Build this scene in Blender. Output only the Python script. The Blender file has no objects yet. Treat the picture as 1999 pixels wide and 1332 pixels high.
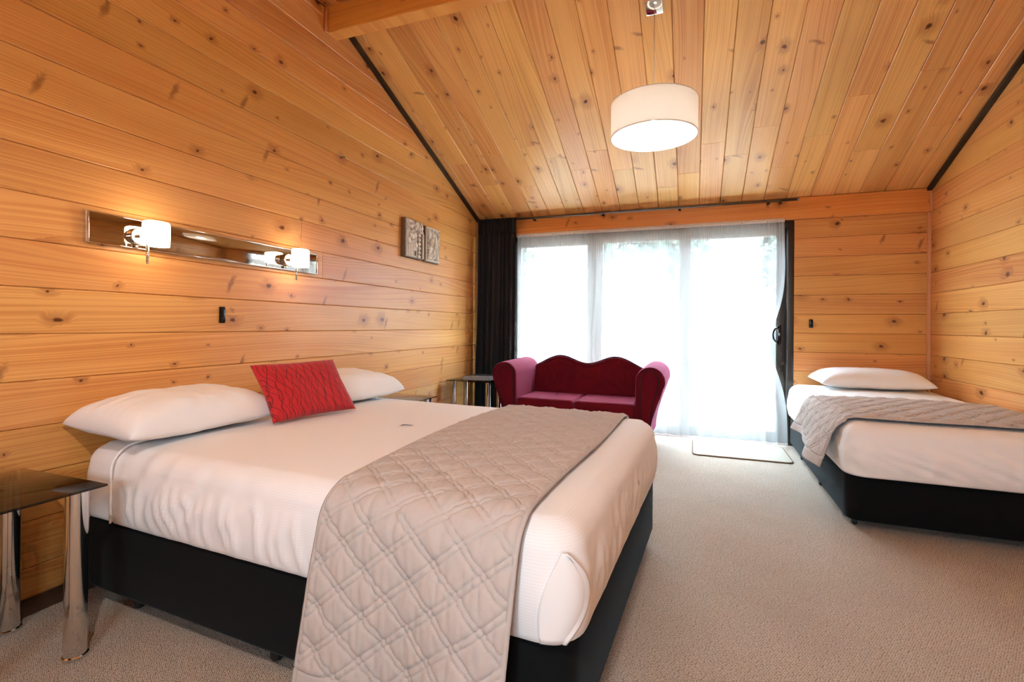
import bpy, bmesh, math, random
import numpy as np
from mathutils import Vector, Matrix, noise

sc = bpy.context.scene
COL = sc.collection
random.seed(7)

# ------------------------------------------------------------------ camera, world, sun, exposure
ROOM_W, ROOM_D = 4.2266, 5.143          # left wall x=0, back (glazed) wall y=ROOM_D, floor z=0
FRONT_Y = -1.70                          # wall behind the camera
CAM = Vector((2.3162, 0.0, 1.0938))
cam_d = bpy.data.cameras.new('camera')
cam_o = bpy.data.objects.new('camera', cam_d); COL.objects.link(cam_o)
cam_d.sensor_width = 36.0
cam_d.lens = 952.61 / 1999 * 36
cam_d.shift_y = -34.0 / 1999
cam_d.clip_start = 0.02
R = ((0.9385, -0.3451, -0.0068), (0.3451, 0.9386, -0.0065), (0.0086, 0.0038, 1.0))
cam_o.matrix_world = Matrix(((R[0][0], R[0][2], -R[0][1], CAM.x),
                             (R[1][0], R[1][2], -R[1][1], CAM.y),
                             (R[2][0], R[2][2], -R[2][1], CAM.z), (0, 0, 0, 1)))
sc.camera = cam_o

world = bpy.data.worlds.new('overcast_sky'); sc.world = world
world.use_nodes = True
wb = world.node_tree.nodes['Background']
wb.inputs['Color'].default_value = (0.66, 0.85, 1.0, 1)
wb.inputs['Strength'].default_value = 26.0

def add_light(name, kind, loc, rot=(0, 0, 0), energy=10, color=(1, 1, 1), **kw):
    d = bpy.data.lights.new(name, kind); d.energy = energy; d.color = color
    for k, v in kw.items():
        if k != 'portal': setattr(d, k, v)
    if kw.get('portal'): d.cycles.is_portal = True
    o = bpy.data.objects.new(name, d); COL.objects.link(o)
    o.location = loc; o.rotation_euler = rot
    return o

add_light('sun', 'SUN', (2, 9, 8), (math.radians(-38), math.radians(10), 0), 1.2, (0.95, 0.97, 1.0), angle=math.radians(12))
# portals only guide the sky's light through the glazed openings
add_light('sky_portal_back', 'AREA', (1.8, ROOM_D + 0.10, 1.05), (math.radians(-90), 0, 0), 1, shape='RECTANGLE', size=2.75, size_y=2.1, portal=True)
add_light('sky_portal_front', 'AREA', (2.3, FRONT_Y - 0.10, 1.45), (math.radians(90), 0, 0), 1, shape='RECTANGLE', size=1.0, size_y=0.7, portal=True)

vs = sc.view_settings
vs.view_transform = 'Standard'; vs.look = 'None'; vs.gamma = 1.0; vs.use_curve_mapping = False
vs.exposure = 0.70
sc.cycles.use_denoising = True
sc.cycles.max_bounces = 6
sc.cycles.diffuse_bounces = 5
sc.cycles.glossy_bounces = 3
sc.cycles.use_adaptive_sampling = True
sc.cycles.adaptive_threshold = 0.08
sc.cycles.adaptive_min_samples = 12
sc.cycles.transparent_max_bounces = 16
sc.cycles.sample_clamp_indirect = 8.0
sc.cycles.caustics_reflective = False
sc.cycles.caustics_refractive = False

# ------------------------------------------------------------------ materials
def srgb(r, g, b):
    f = lambda c: (c / 255) / 12.92 if c / 255 <= 0.04045 else ((c / 255 + 0.055) / 1.055) ** 2.4
    return (f(r), f(g), f(b), 1)

class NT:
    """small node-tree helper"""
    def __init__(self, name):
        self.m = bpy.data.materials.new(name); self.m.use_nodes = True
        self.t = self.m.node_tree; self.b = self.t.nodes['Principled BSDF']; self.out = self.t.nodes['Material Output']
    def n(self, typ, **kw):
        x = self.t.nodes.new(typ)
        for k, v in kw.items(): setattr(x, k, v)
        return x
    def l(self, a, b): self.t.links.new(a, b)
    def put(self, sock, v):
        if hasattr(v, 'is_linked') or isinstance(v, bpy.types.NodeSocket): self.l(v, sock)
        else: sock.default_value = v
    def math(self, op, a, b=0.0, c=0.0, clamp=False):
        x = self.n('ShaderNodeMath', operation=op, use_clamp=clamp)
        for i, v in enumerate((a, b, c)): self.put(x.inputs[i], v)
        return x.outputs[0]
    def maprange(self, v, a, b, c, d, smooth=True):
        x = self.n('ShaderNodeMapRange'); x.interpolation_type = 'SMOOTHSTEP' if smooth else 'LINEAR'
        for i, q in enumerate((v, a, b, c, d)): self.put(x.inputs[i], q)
        return x.outputs[0]
    def mix(self, f, a, b, mode='MIX'):
        x = self.n('ShaderNodeMix', data_type='RGBA', blend_type=mode)
        self.put(x.inputs[0], f); self.put(x.inputs[6], a); self.put(x.inputs[7], b)
        return x.outputs[2]
    def noise(self, vec, scale, detail=2, rough=.5, dim='3D'):
        x = self.n('ShaderNodeTexNoise', noise_dimensions=dim)
        if vec is not None: self.l(vec, x.inputs['Vector'])
        x.inputs['Scale'].default_value = scale; x.inputs['Detail'].default_value = detail; x.inputs['Roughness'].default_value = rough
        return x.outputs['Fac']
    def scaled(self, vec, s):
        x = self.n('ShaderNodeVectorMath', operation='MULTIPLY'); self.l(vec, x.inputs[0]); x.inputs[1].default_value = s
        return x.outputs[0]
    def bump(self, h, strength, dist):
        x = self.n('ShaderNodeBump'); self.l(h, x.inputs['Height'])
        x.inputs['Strength'].default_value = strength; x.inputs['Distance'].default_value = dist
        self.l(x.outputs[0], self.b.inputs['Normal'])

def simple(name, col, rough=.5, metal=0, spec=.5, sheen=0, var=0, vscale=30, bump=0, bscale=200, stint=None):
    k = NT(name); b = k.b
    b.inputs['Base Color'].default_value = col; b.inputs['Roughness'].default_value = rough
    b.inputs['Metallic'].default_value = metal; b.inputs['Specular IOR Level'].default_value = spec
    if sheen: b.inputs['Sheen Weight'].default_value = sheen; b.inputs['Sheen Roughness'].default_value = .4; b.inputs['Sheen Tint'].default_value = stint or (.5, .5, .5, 1)
    tc = k.n('ShaderNodeTexCoord').outputs['Object']
    if var:
        f = k.noise(tc, vscale, 3)
        dark = tuple(c * (1 - var) for c in col[:3]) + (1,)
        lite = tuple(min(1, c * (1 + var)) for c in col[:3]) + (1,)
        k.l(k.mix(f, dark, lite), b.inputs['Base Color'])
    if bump: k.bump(k.noise(tc, bscale, 2), bump, .002)
    return k.m

def pine(name, light, dark, rough=.34, knots=.76, gloss=.5):
    """varnished knotty pine; local x runs along the board, y across it"""
    k = NT(name)
    tc = k.n('ShaderNodeTexCoord').outputs['Object']
    rnd = k.n('ShaderNodeObjectInfo').outputs['Random']
    off = k.n('ShaderNodeCombineXYZ')
    k.l(k.math('MULTIPLY', rnd, 83.0), off.inputs[0]); k.l(k.math('MULTIPLY', rnd, 41.0), off.inputs[1])
    ad = k.n('ShaderNodeVectorMath', operation='ADD'); k.l(tc, ad.inputs[0]); k.l(off.outputs[0], ad.inputs[1])
    P = ad.outputs[0]
    sp = k.n('ShaderNodeSeparateXYZ'); k.l(P, sp.inputs[0])
    # ---- knots
    wob = k.n('ShaderNodeTexNoise', noise_dimensions='2D'); k.l(P, wob.inputs['Vector']); wob.inputs['Scale'].default_value = 26; wob.inputs['Detail'].default_value = 2
    wv = k.n('ShaderNodeVectorMath', operation='MULTIPLY_ADD'); k.l(wob.outputs['Color'], wv.inputs[0]); wv.inputs[1].default_value = (.022, .022, 0); k.l(P, wv.inputs[2])
    vor = k.n('ShaderNodeTexVoronoi', voronoi_dimensions='2D', feature='F1')
    k.l(k.scaled(wv.outputs[0], (5.2, 7.5, 1)), vor.inputs['Vector']); vor.inputs['Scale'].default_value = 1.0
    cs = k.n('ShaderNodeSeparateColor'); k.l(vor.outputs['Color'], cs.inputs[0])
    keep = k.math('GREATER_THAN', cs.outputs[0], knots)
    d = vor.outputs['Distance']                                   # 1 unit ~ .15 m
    rr = k.maprange(k.math('POWER', cs.outputs[1], 2.2), 0, 1, .030, .15, False)
    kn = k.math('MULTIPLY', keep, k.math('SUBTRACT', 1.0, k.maprange(d, k.math('MULTIPLY', rr, .55), rr, 0, 1)))
    core = k.math('MULTIPLY', keep, k.math('SUBTRACT', 1.0, k.maprange(d, k.math('MULTIPLY', rr, .1), k.math('MULTIPLY', rr, .8), 0, 1)))
    halo = k.math('MULTIPLY', keep, k.math('SUBTRACT', 1.0, k.maprange(d, rr, k.math('MULTIPLY', rr, 4.2), 0, 1)))
    # ---- spike knots: branches cut lengthwise, lying across the board
    vor2 = k.n('ShaderNodeTexVoronoi', voronoi_dimensions='2D', feature='F1')
    rot = k.n('ShaderNodeVectorRotate', rotation_type='Z_AXIS'); k.l(wv.outputs[0], rot.inputs['Vector']); rot.inputs['Angle'].default_value = .42
    k.l(k.scaled(rot.outputs[0], (7.5, 2.0, 1)), vor2.inputs['Vector']); vor2.inputs['Scale'].default_value = 1.0
    cs2 = k.n('ShaderNodeSeparateColor'); k.l(vor2.outputs['Color'], cs2.inputs[0])
    keep2 = k.math('GREATER_THAN', cs2.outputs[0], .90)
    spike = k.math('MULTIPLY', keep2, k.math('SUBTRACT', 1.0, k.maprange(vor2.outputs['Distance'], .03, .15, 0, 1)))
    # ---- growth rings
    n1 = k.noise(k.scaled(P, (.32, 2.4, 1)), 1.0, 1, .4, '2D')
    fld = k.math('ADD', sp.outputs[1], k.math('MULTIPLY', n1, .26))
    fld = k.math('ADD', fld, k.math('MULTIPLY', halo, .016))
    fld = k.math('ADD', fld, k.math('MULTIPLY', spike, .02))
    freq = k.maprange(rnd, 0, 1, 115, 200, False)
    rv_ = k.n('ShaderNodeCombineXYZ'); k.l(k.math('MULTIPLY', fld, freq), rv_.inputs[0]); k.l(k.math('MULTIPLY', sp.outputs[0], .35), rv_.inputs[1])
    rings = k.noise(rv_.outputs[0], 1.0, 2, .55, '2D')
    s2 = k.maprange(rings, .36, .70, 0, 1)
    tone = k.noise(k.scaled(P, (.7, 6, 1)), 1.0, 3, .5, '2D')
    amt = k.math('MULTIPLY', s2, .46)
    amt = k.math('ADD', amt, k.maprange(tone, .3, .7, -.12, .26, False), clamp=True)
    col = k.mix(amt, light, dark)
    # board to board variation
    r2 = k.math('FRACT', k.math('MULTIPLY', rnd, 17.31))
    hsv = k.n('ShaderNodeHueSaturation'); k.l(col, hsv.inputs['Color'])
    k.l(k.maprange(rnd, 0, 1, .492, .506, False), hsv.inputs['Hue'])
    k.l(k.maprange(r2, 0, 1, .90, 1.08, False), hsv.inputs['Value'])
    col = hsv.outputs[0]
    col = k.mix(k.math('MULTIPLY', halo, .42), col, srgb(150, 84, 38))
    col = k.mix(k.math('MULTIPLY', spike, .62), col, srgb(118, 64, 32))
    col = k.mix(k.math('MULTIPLY', kn, .85), col, srgb(112, 56, 26))
    col = k.mix(k.math('MULTIPLY', core, .7), col, srgb(62, 30, 16))
    k.l(col, k.b.inputs['Base Color'])
    k.b.inputs['Roughness'].default_value = rough
    k.b.inputs['Specular IOR Level'].default_value = gloss
    k.bump(k.noise(k.scaled(tc, (2, 70, 1)), 1, 1, .5, '2D'), .10, .002)
    return k.m

M = {}
M['pine'] = pine('knotty_pine', srgb(230, 172, 100), srgb(192, 115, 50))
M['pine_ceiling'] = pine('knotty_pine_ceiling', srgb(233, 180, 110), srgb(188, 119, 56), knots=.70)
M['pine_beam'] = pine('pine_beam', srgb(230, 162, 84), srgb(196, 112, 42), knots=.8)
M['trim_pine'] = simple('pine_batten', srgb(216, 150, 100), .4, var=.06)
M['groove'] = simple('groove_shadow_backing', srgb(96, 54, 24), .8)
M['dark_trim'] = simple('dark_brown_trim', srgb(58, 46, 34), .5, var=.1)
M['skirting'] = simple('dark_skirting', srgb(70, 48, 32), .5)
M['plaster'] = simple('outside_lining', srgb(200, 196, 188), .9)
M['chrome'] = simple('chrome', srgb(225, 222, 218), .08, 1)
M['mirror'] = simple('mirror_steel', srgb(178, 164, 150), .06, 1)
M['steel'] = simple('brushed_steel', srgb(150, 148, 145), .3, 1)
M['rod'] = simple('grey_rod', srgb(112, 108, 104), .35, .6)
M['black_plastic'] = simple('black_plastic', srgb(18, 17, 17), .22)
M['alu'] = simple('dark_bronze_aluminium', srgb(58, 50, 42), .4, .2)
M['alu_light'] = simple('grey_aluminium', srgb(150, 140, 130), .45, .1)
M['rubber'] = simple('black_rubber', srgb(22, 22, 22), .5)
M['sofa'] = simple('burgundy_velour', srgb(104, 16, 30), .9, spec=.12, sheen=.45, var=.06, vscale=120, bump=.12, bscale=500, stint=(.70, .22, .42, 1))
M['sofa_pipe'] = simple('burgundy_piping', srgb(66, 10, 20), .8)
M['base'] = simple('charcoal_upholstery', srgb(13, 13, 14), .95, spec=.2, stint=(.42, .52, .56, 1), sheen=.12, var=.12, vscale=160, bump=.15, bscale=600)
M['drape'] = simple('charcoal_drape', srgb(42, 40, 41), .9, sheen=.1, var=.08, vscale=60)
M['white_cloth'] = simple('white_cotton', srgb(241, 240, 240), .85, var=.012, vscale=12, bump=.05, bscale=700)
M['runner'] = simple('taupe_quilt', srgb(190, 180, 174), .9, var=.05, vscale=90, bump=.12, bscale=420)
M['paper'] = simple('paper_white', srgb(176, 172, 170), .6)
M['magazine_cover'] = simple('magazine_cover', srgb(120, 116, 124), .35, var=.5, vscale=18)
M['magazine_dark'] = simple('dark_folder', srgb(34, 34, 38), .4)
M['tag'] = simple('white_tag', srgb(235, 230, 225), .7)
M['mat'] = simple('door_mat_pile', srgb(170, 160, 146), .95, var=.08, vscale=140, bump=.3, bscale=500)
M['mat_edge'] = simple('door_mat_binding', srgb(120, 92, 70), .9)
M['deck'] = simple('pale_decking', srgb(196, 184, 168), .8, var=.08, vscale=6)
M['fence'] = simple('grey_fence_stain', srgb(58, 63, 71), .8, var=.05, vscale=4)
M['render_wall'] = simple('white_render', srgb(176, 176, 174), .9)
M['roof'] = simple('grey_roof', srgb(70, 74, 80), .7)
M['terracotta'] = simple('terracotta', srgb(104, 36, 26), .8)
M['leaf'] = simple('green_leaf', srgb(46, 58, 42), .8, var=.25, vscale=8)
M['bark'] = simple('bark', srgb(110, 92, 76), .9)
M['verandah'] = simple('verandah_timber', srgb(70, 62, 54), .8, var=.06)

def sheet_mat():
    k = NT('white_striped_sheet'); b = k.b
    at = k.n('ShaderNodeAttribute', attribute_name='arc').outputs['Fac']
    w = k.math('SINE', k.math('MULTIPLY', at, 2 * math.pi / .0078))
    w = k.math('MULTIPLY_ADD', w, .5, .5)
    k.l(k.mix(w, srgb(238, 236, 236), srgb(242, 241, 241)), b.inputs['Base Color'])
    b.inputs['Roughness'].default_value = .8
    k.bump(w, .05, .0010)
    return k.m
M['sheet'] = sheet_mat()

def carpet_mat():
    k = NT('beige_loop_carpet'); b = k.b
    tc = k.n('ShaderNodeTexCoord').outputs['Object']
    rot = k.n('ShaderNodeVectorRotate', rotation_type='Z_AXIS'); k.l(tc, rot.inputs['Vector']); rot.inputs['Angle'].default_value = .5
    wob = k.n('ShaderNodeTexNoise'); k.l(tc, wob.inputs['Vector']); wob.inputs['Scale'].default_value = 60
    mv = k.n('ShaderNodeVectorMath', operation='MULTIPLY_ADD'); k.l(wob.outputs['Color'], mv.inputs[0]); mv.inputs[1].default_value = (.004, .004, 0); k.l(rot.outputs[0], mv.inputs[2])
    v = k.n('ShaderNodeTexVoronoi', voronoi_dimensions='2D', feature='F1'); k.l(k.scaled(mv.outputs[0], (150, 215, 1)), v.inputs['Vector']); v.inputs['Scale'].default_value = 1; v.inputs['Randomness'].default_value = .55
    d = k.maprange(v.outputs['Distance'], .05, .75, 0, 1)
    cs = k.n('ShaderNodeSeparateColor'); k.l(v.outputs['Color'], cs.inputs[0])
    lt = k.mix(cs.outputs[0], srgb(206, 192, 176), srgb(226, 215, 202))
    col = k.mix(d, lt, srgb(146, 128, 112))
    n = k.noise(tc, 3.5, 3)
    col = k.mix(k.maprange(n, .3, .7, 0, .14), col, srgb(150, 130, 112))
    k.l(col, b.inputs['Base Color']); b.inputs['Roughness'].default_value = .95; b.inputs['Specular IOR Level'].default_value = .2
    k.bump(k.math('SUBTRACT', 1.0, d), .5, .004)
    return k.m
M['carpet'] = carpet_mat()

def glass_mat(name, tint, fac_gloss=1.0, rough=.0):
    k = NT(name); k.t.nodes.remove(k.b)
    tr = k.n('ShaderNodeBsdfTransparent'); tr.inputs[0].default_value = tint
    gl = k.n('ShaderNodeBsdfGlossy'); gl.inputs['Roughness'].default_value = rough
    fr = k.n('ShaderNodeFresnel'); fr.inputs['IOR'].default_value = 1.5
    mx = k.n('ShaderNodeMixShader'); bf = k.n('ShaderNodeNewGeometry').outputs['Backfacing']      # reflect once, at the entry face of the pane
    k.l(k.math('MULTIPLY', fr.outputs[0], k.math('MULTIPLY_ADD', bf, -fac_gloss, fac_gloss)), mx.inputs[0])
    k.l(tr.outputs[0], mx.inputs[1]); k.l(gl.outputs[0], mx.inputs[2]); k.l(mx.outputs[0], k.out.inputs[0])
    return k.m
M['glass'] = glass_mat('window_glass', (.96, .98, .98, 1))
M['smoked_glass'] = glass_mat('smoked_table_glass', (.30, .26, .22, 1), 1.0, .02)

def veil_mat(name, col, transp, transl):
    """thin cloth: part open weave, part light scattered through"""
    k = NT(name); k.t.nodes.remove(k.b)
    tr = k.n('ShaderNodeBsdfTransparent'); df = k.n('ShaderNodeBsdfDiffuse'); tl = k.n('ShaderNodeBsdfTranslucent')
    df.inputs[0].default_value = col; tl.inputs[0].default_value = col
    m1 = k.n('ShaderNodeMixShader'); m1.inputs[0].default_value = transl; k.l(df.outputs[0], m1.inputs[1]); k.l(tl.outputs[0], m1.inputs[2])
    m2 = k.n('ShaderNodeMixShader'); m2.inputs[0].default_value = transp; k.l(m1.outputs[0], m2.inputs[1]); k.l(tr.outputs[0], m2.inputs[2])
    k.l(m2.outputs[0], k.out.inputs[0])
    return k.m
M['sheer'] = veil_mat('white_sheer', (.66, .66, .66, 1), .52, .32)
M['sheer_tape'] = veil_mat('sheer_heading_tape', (.86, .80, .78, 1), .06, .25)
M['shade'] = veil_mat('cream_lamp_shade', (.93, .90, .86, 1), .0, .58)

def emit(name, col, strength):
    k = NT(name); k.b.inputs['Base Color'].default_value = (.9, .88, .84, 1)
    k.b.inputs['Emission Color'].default_value = col; k.b.inputs['Emission Strength'].default_value = strength
    k.b.inputs['Roughness'].default_value = .3
    return k.m
M['bulb'] = emit('lit_bulb', (1.0, .95, .87, 1), 72)
M['bulb_bright'] = emit('lit_bulb_bright', (1.0, .97, .94, 1), 1050)  # stronger bulb for the pendant added behind the camera as fill
M['opal'] = emit('lit_opal_glass', (1.0, .80, .55, 1), 11)

def cushion_mat():
    k = NT('red_embroidered_cotton'); b = k.b
    tc = k.n('ShaderNodeTexCoord').outputs['Object']
    sp = k.n('ShaderNodeSeparateXYZ'); k.l(tc, sp.inputs[0])
    lines = None
    for i, (f, ph, a, sk) in enumerate(((22, 0, .012, .10), (31, 1.7, .010, .22), (19, 3.9, .014, .16))):
        w = k.math('MULTIPLY', k.math('SINE', k.math('MULTIPLY_ADD', sp.outputs[1], f * 1.9, ph)), a)
        n = k.math('MULTIPLY', k.noise(k.scaled(tc, (6 + i, 9, 0)), 1, 1), .045)
        u = k.math('ADD', k.math('ADD', sp.outputs[0], w), k.math('ADD', n, k.math('MULTIPLY', sp.outputs[1], sk)))
        fr = k.math('FRACT', k.math('MULTIPLY', u, 22.0 + 3 * i))
        ln = k.math('LESS_THAN', k.math('ABSOLUTE', k.math('SUBTRACT', fr, .5)), .045)
        lines = ln if lines is None else k.math('MAXIMUM', lines, ln)
    col = k.mix(k.math('MULTIPLY', lines, .8), srgb(190, 22, 30), srgb(96, 8, 14))
    k.l(col, b.inputs['Base Color']); b.inputs['Roughness'].default_value = .8
    b.inputs['Sheen Weight'].default_value = .15
    k.bump(k.math('SUBTRACT', 1.0, lines), .2, .001)
    return k.m
M['cushion'] = cushion_mat()

def stone_mat():
    k = NT('carved_stone'); b = k.b
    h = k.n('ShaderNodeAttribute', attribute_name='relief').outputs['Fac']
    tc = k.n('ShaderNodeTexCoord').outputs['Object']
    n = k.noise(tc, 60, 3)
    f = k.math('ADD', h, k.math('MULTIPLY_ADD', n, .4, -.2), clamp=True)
    # darker in the carved hollows, paler on the raised parts
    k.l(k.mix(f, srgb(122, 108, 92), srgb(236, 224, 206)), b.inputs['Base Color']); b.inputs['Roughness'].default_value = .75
    return k.m
M['stone'] = stone_mat()
M['stone_side'] = simple('tile_edge', srgb(112, 92, 72), .8, var=.1)

# ------------------------------------------------------------------ geometry helpers
def link(o, parent=None):
    COL.objects.link(o)
    if parent is not None: o.parent = parent
    return o

def mesh_obj(name, verts, faces, mat, parent=None, smooth=False, attr=None):
    me = bpy.data.meshes.new(name); me.from_pydata([tuple(v) for v in verts], [], faces)
    me.materials.append(M[mat] if isinstance(mat, str) else mat)
    if smooth: me.polygons.foreach_set('use_smooth', [True] * len(me.polygons))
    if attr:
        for kx, vals in attr.items():
            a = me.attributes.new(kx, 'FLOAT', 'POINT'); a.data.foreach_set('value', vals)
    me.update()
    return link(bpy.data.objects.new(name, me), parent)

def bm_obj(name, bm, mat, parent=None, smooth=None):
    bmesh.ops.recalc_face_normals(bm, faces=bm.faces)
    me = bpy.data.meshes.new(name); bm.to_mesh(me); bm.free()
    me.materials.append(M[mat])
    if smooth is not None:
        for pl in me.polygons: pl.use_smooth = True
        if smooth < 3.1: me.set_sharp_from_angle(angle=smooth)
    return link(bpy.data.objects.new(name, me), parent)

def tag(o, label=None, cat=None, group=None, kind=None):
    if label: o['label'] = label
    if cat: o['category'] = cat
    if group: o['group'] = group
    if kind: o['kind'] = kind
    return o

def empty(name, loc=(0, 0, 0), rz=0):
    o = bpy.data.objects.new(name, None); COL.objects.link(o)
    o.location = loc; o.rotation_euler = (0, 0, rz); o.empty_display_size = .1
    return o

def box(name, a, b, mat, parent=None, bevel=0.0, seg=2):
    bm = bmesh.new(); bmesh.ops.create_cube(bm, size=1)
    for v in bm.verts:
        v.co = Vector([a[i] + (v.co[i] + .5) * (b[i] - a[i]) for i in range(3)])
    if bevel: bmesh.ops.bevel(bm, geom=bm.edges[:], offset=bevel, segments=seg, affect='EDGES', profile=.5)
    return bm_obj(name, bm, mat, parent, .6 if bevel else None)

def lathe(name, prof, mat, parent=None, loc=(0, 0, 0), n=32, axis='Z', smooth=.6):
    """prof: (radius, height) pairs"""
    vs, fs = [], []
    for r, z in prof:
        for i in range(n):
            a = 2 * math.pi * i / n
            p = (r * math.cos(a), r * math.sin(a), z)
            if axis == 'X': p = (p[2], p[0], p[1])
            if axis == 'Y': p = (p[1], p[2], p[0])
            vs.append((p[0] + loc[0], p[1] + loc[1], p[2] + loc[2]))
    for j in range(len(prof) - 1):
        for i in range(n):
            i2 = (i + 1) % n
            fs.append((j * n + i, j * n + i2, (j + 1) * n + i2, (j + 1) * n + i))
    if prof[0][0] > 1e-5: fs.append(tuple(range(n))[::-1])
    if prof[-1][0] > 1e-5: fs.append(tuple((len(prof) - 1) * n + i for i in range(n)))
    o = mesh_obj(name, vs, fs, mat, parent, True)
    o.data.set_sharp_from_angle(angle=smooth)
    return o

def tube(name, pts, r, mat, parent=None, n=8, closed=False, cap=True):
    pts = [Vector(p) for p in pts]; vs, fs = [], []
    m = len(pts); up0 = None
    for i, p in enumerate(pts):
        if closed: t = (pts[(i + 1) % m] - pts[i - 1])
        else: t = pts[min(i + 1, m - 1)] - pts[max(i - 1, 0)]
        t.normalize()
        if up0 is None:
            up0 = Vector((0, 0, 1)) if abs(t.z) < .9 else Vector((1, 0, 0))
        side = t.cross(up0); side.normalize(); up = side.cross(t); up.normalize(); up0 = up
        rr = r(i / (m - 1)) if callable(r) else r
        for j in range(n):
            a = 2 * math.pi * j / n
            vs.append(p + side * (math.cos(a) * rr) + up * (math.sin(a) * rr))
    for i in range(m if closed else m - 1):
        i2 = (i + 1) % m
        for j in range(n):
            j2 = (j + 1) % n
            fs.append((i * n + j, i * n + j2, i2 * n + j2, i2 * n + j))
    if cap and not closed:
        fs.append(tuple(range(n))[::-1]); fs.append(tuple((m - 1) * n + j for j in range(n)))
    return mesh_obj(name, vs, fs, mat, parent, True)

def board(name, quad, thick, mat, parent, M4, cham=.0035):
    """a board: quad = (u0b,u1b,u1t,u0t,v0,v1) in the plane's own axes, front at w=0, body behind it; origin at its middle"""
    u0b, u1b, u1t, u0t, v0, v1 = quad
    cu, cv = (min(u0b, u0t) + max(u1b, u1t)) / 2, (v0 + v1) / 2
    def corner(u, v): return (u - cu, v - cv)
    q = [corner(u0b, v0), corner(u1b, v0), corner(u1t, v1), corner(u0t, v1)]
    vs = [(x, y, -thick) for x, y in q]
    c = cham; e = .0006
    ins = [(q[0][0] + e, q[0][1] + c), (q[1][0] - e, q[1][1] + c), (q[2][0] - e, q[2][1] - c), (q[3][0] + e, q[3][1] - c)]
    vs += [(x, y, -c) for x, y in q]
    vs += [(x, y, 0) for x, y in ins]
    fs = [(3, 2, 1, 0), (8, 9, 10, 11)]
    for i in range(4):
        j = (i + 1) % 4
        fs += [(i, j, 4 + j, 4 + i), (4 + i, 4 + j, 8 + j, 8 + i)]
    o = mesh_obj(name, vs, fs, mat, parent)
    o.matrix_local = M4 @ Matrix.Translation((cu, cv, 0))
    return o

def axes(origin, X, Y, Z):
    return Matrix(((X[0], Y[0], Z[0], origin[0]), (X[1], Y[1], Z[1], origin[1]), (X[2], Y[2], Z[2], origin[2]), (0, 0, 0, 1)))

def fbm(x, y, z, o=3):
    s, a, f = 0, 1, 1
    for _ in range(o):
        s += a * noise.noise(Vector((x * f, y * f, z * f))); a *= .5; f *= 2
    return s

# ------------------------------------------------------------------ room shell
PL = .175; Z0 = 1.0466 - 5 * PL          # a plank joint lies at Z0 + k*PL
SL = .385; CZ = 2.29                     # ceiling: CZ at the back wall, rising towards the ridge
RIDGE_Y = 2.70; RIDGE_Z = CZ + (ROOM_D - RIDGE_Y) * SL
SL2 = .14                                # gentler fall on the near side
def ceil_z(y):
    return CZ + (ROOM_D - y) * SL if y >= RIDGE_Y else RIDGE_Z - (RIDGE_Y - y) * SL2

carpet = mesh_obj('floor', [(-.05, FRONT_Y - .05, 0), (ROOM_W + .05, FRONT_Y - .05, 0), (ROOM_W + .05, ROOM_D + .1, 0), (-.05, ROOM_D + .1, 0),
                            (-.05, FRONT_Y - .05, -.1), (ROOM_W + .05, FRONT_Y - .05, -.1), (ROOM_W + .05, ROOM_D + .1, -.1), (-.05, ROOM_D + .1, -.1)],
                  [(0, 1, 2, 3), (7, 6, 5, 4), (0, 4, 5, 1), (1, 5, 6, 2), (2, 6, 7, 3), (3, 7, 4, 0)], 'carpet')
tag(carpet, 'beige loop pile carpet covering the whole floor', None, None, 'structure')

def gable_slab(name, x0, x1):
    pts = [(FRONT_Y, -.02), (ROOM_D + .02, -.02), (ROOM_D + .02, CZ + .06), (RIDGE_Y, RIDGE_Z + .06), (FRONT_Y, ceil_z(FRONT_Y) + .06)]
    vs = [(x0, y, z) for y, z in pts] + [(x1, y, z) for y, z in pts]
    n = len(pts)
    fs = [tuple(range(n)), tuple(range(n, 2 * n))[::-1]] + [(i, n + i, n + (i + 1) % n, (i + 1) % n) for i in range(n)]
    return tag(mesh_obj(name, vs, fs, 'groove'), None, None, None, 'structure')

wall_left = gable_slab('wall_left', -.12, -.016)
tag(wall_left, 'long honey coloured knotty pine plank wall behind the large bed')
wall_right = gable_slab('wall_right', ROOM_W + .12, ROOM_W + .016)
tag(wall_right, 'knotty pine plank wall beside the single bed')

def gable_rows(wall, M4, flip, joints):
    k = 0
    zb = Z0 - 2 * PL if Z0 - 2 * PL > -.2 else Z0 - PL
    z = Z0 - math.ceil(Z0 / PL) * PL
    rows = []
    while z < RIDGE_Z:
        rows.append((max(z, 0.0), z + PL)); z += PL
    for i, (a, b) in enumerate(rows):
        a2, b2 = a + .0008, b - .0008
        def far(zz): return min(ROOM_D, ROOM_D - (zz - CZ) / SL) if zz > CZ else ROOM_D
        def near(zz):
            zn = ceil_z(FRONT_Y)
            return FRONT_Y if zz <= zn else FRONT_Y + (zz - zn) / SL2
        top = min(b2, RIDGE_Z - .004)
        fb, ft, nb, nt = far(a2), far(top), near(a2), near(top)
        if fb - nb < .05: continue
        ft = max(ft, nt + .002)
        js = [j for j in joints.get(round((a - Z0) / PL), []) if nb + .2 < j < min(fb, ft) - .1]
        cuts = [(nb, nt)] + [(j, j) for j in js] + [(fb, ft)]
        for (p0, p1), (q0, q1) in zip(cuts[:-1], cuts[1:]):
            g = .0007
            if flip: quad = (-q0 + g, -p0 - g, -p1 - g, -q1 + g, a2, top)
            else: quad = (p0 + g, q0 - g, q1 - g, p1 + g, a2, top)
            board('plank', quad, .016, 'pine', wall, M4)

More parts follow.
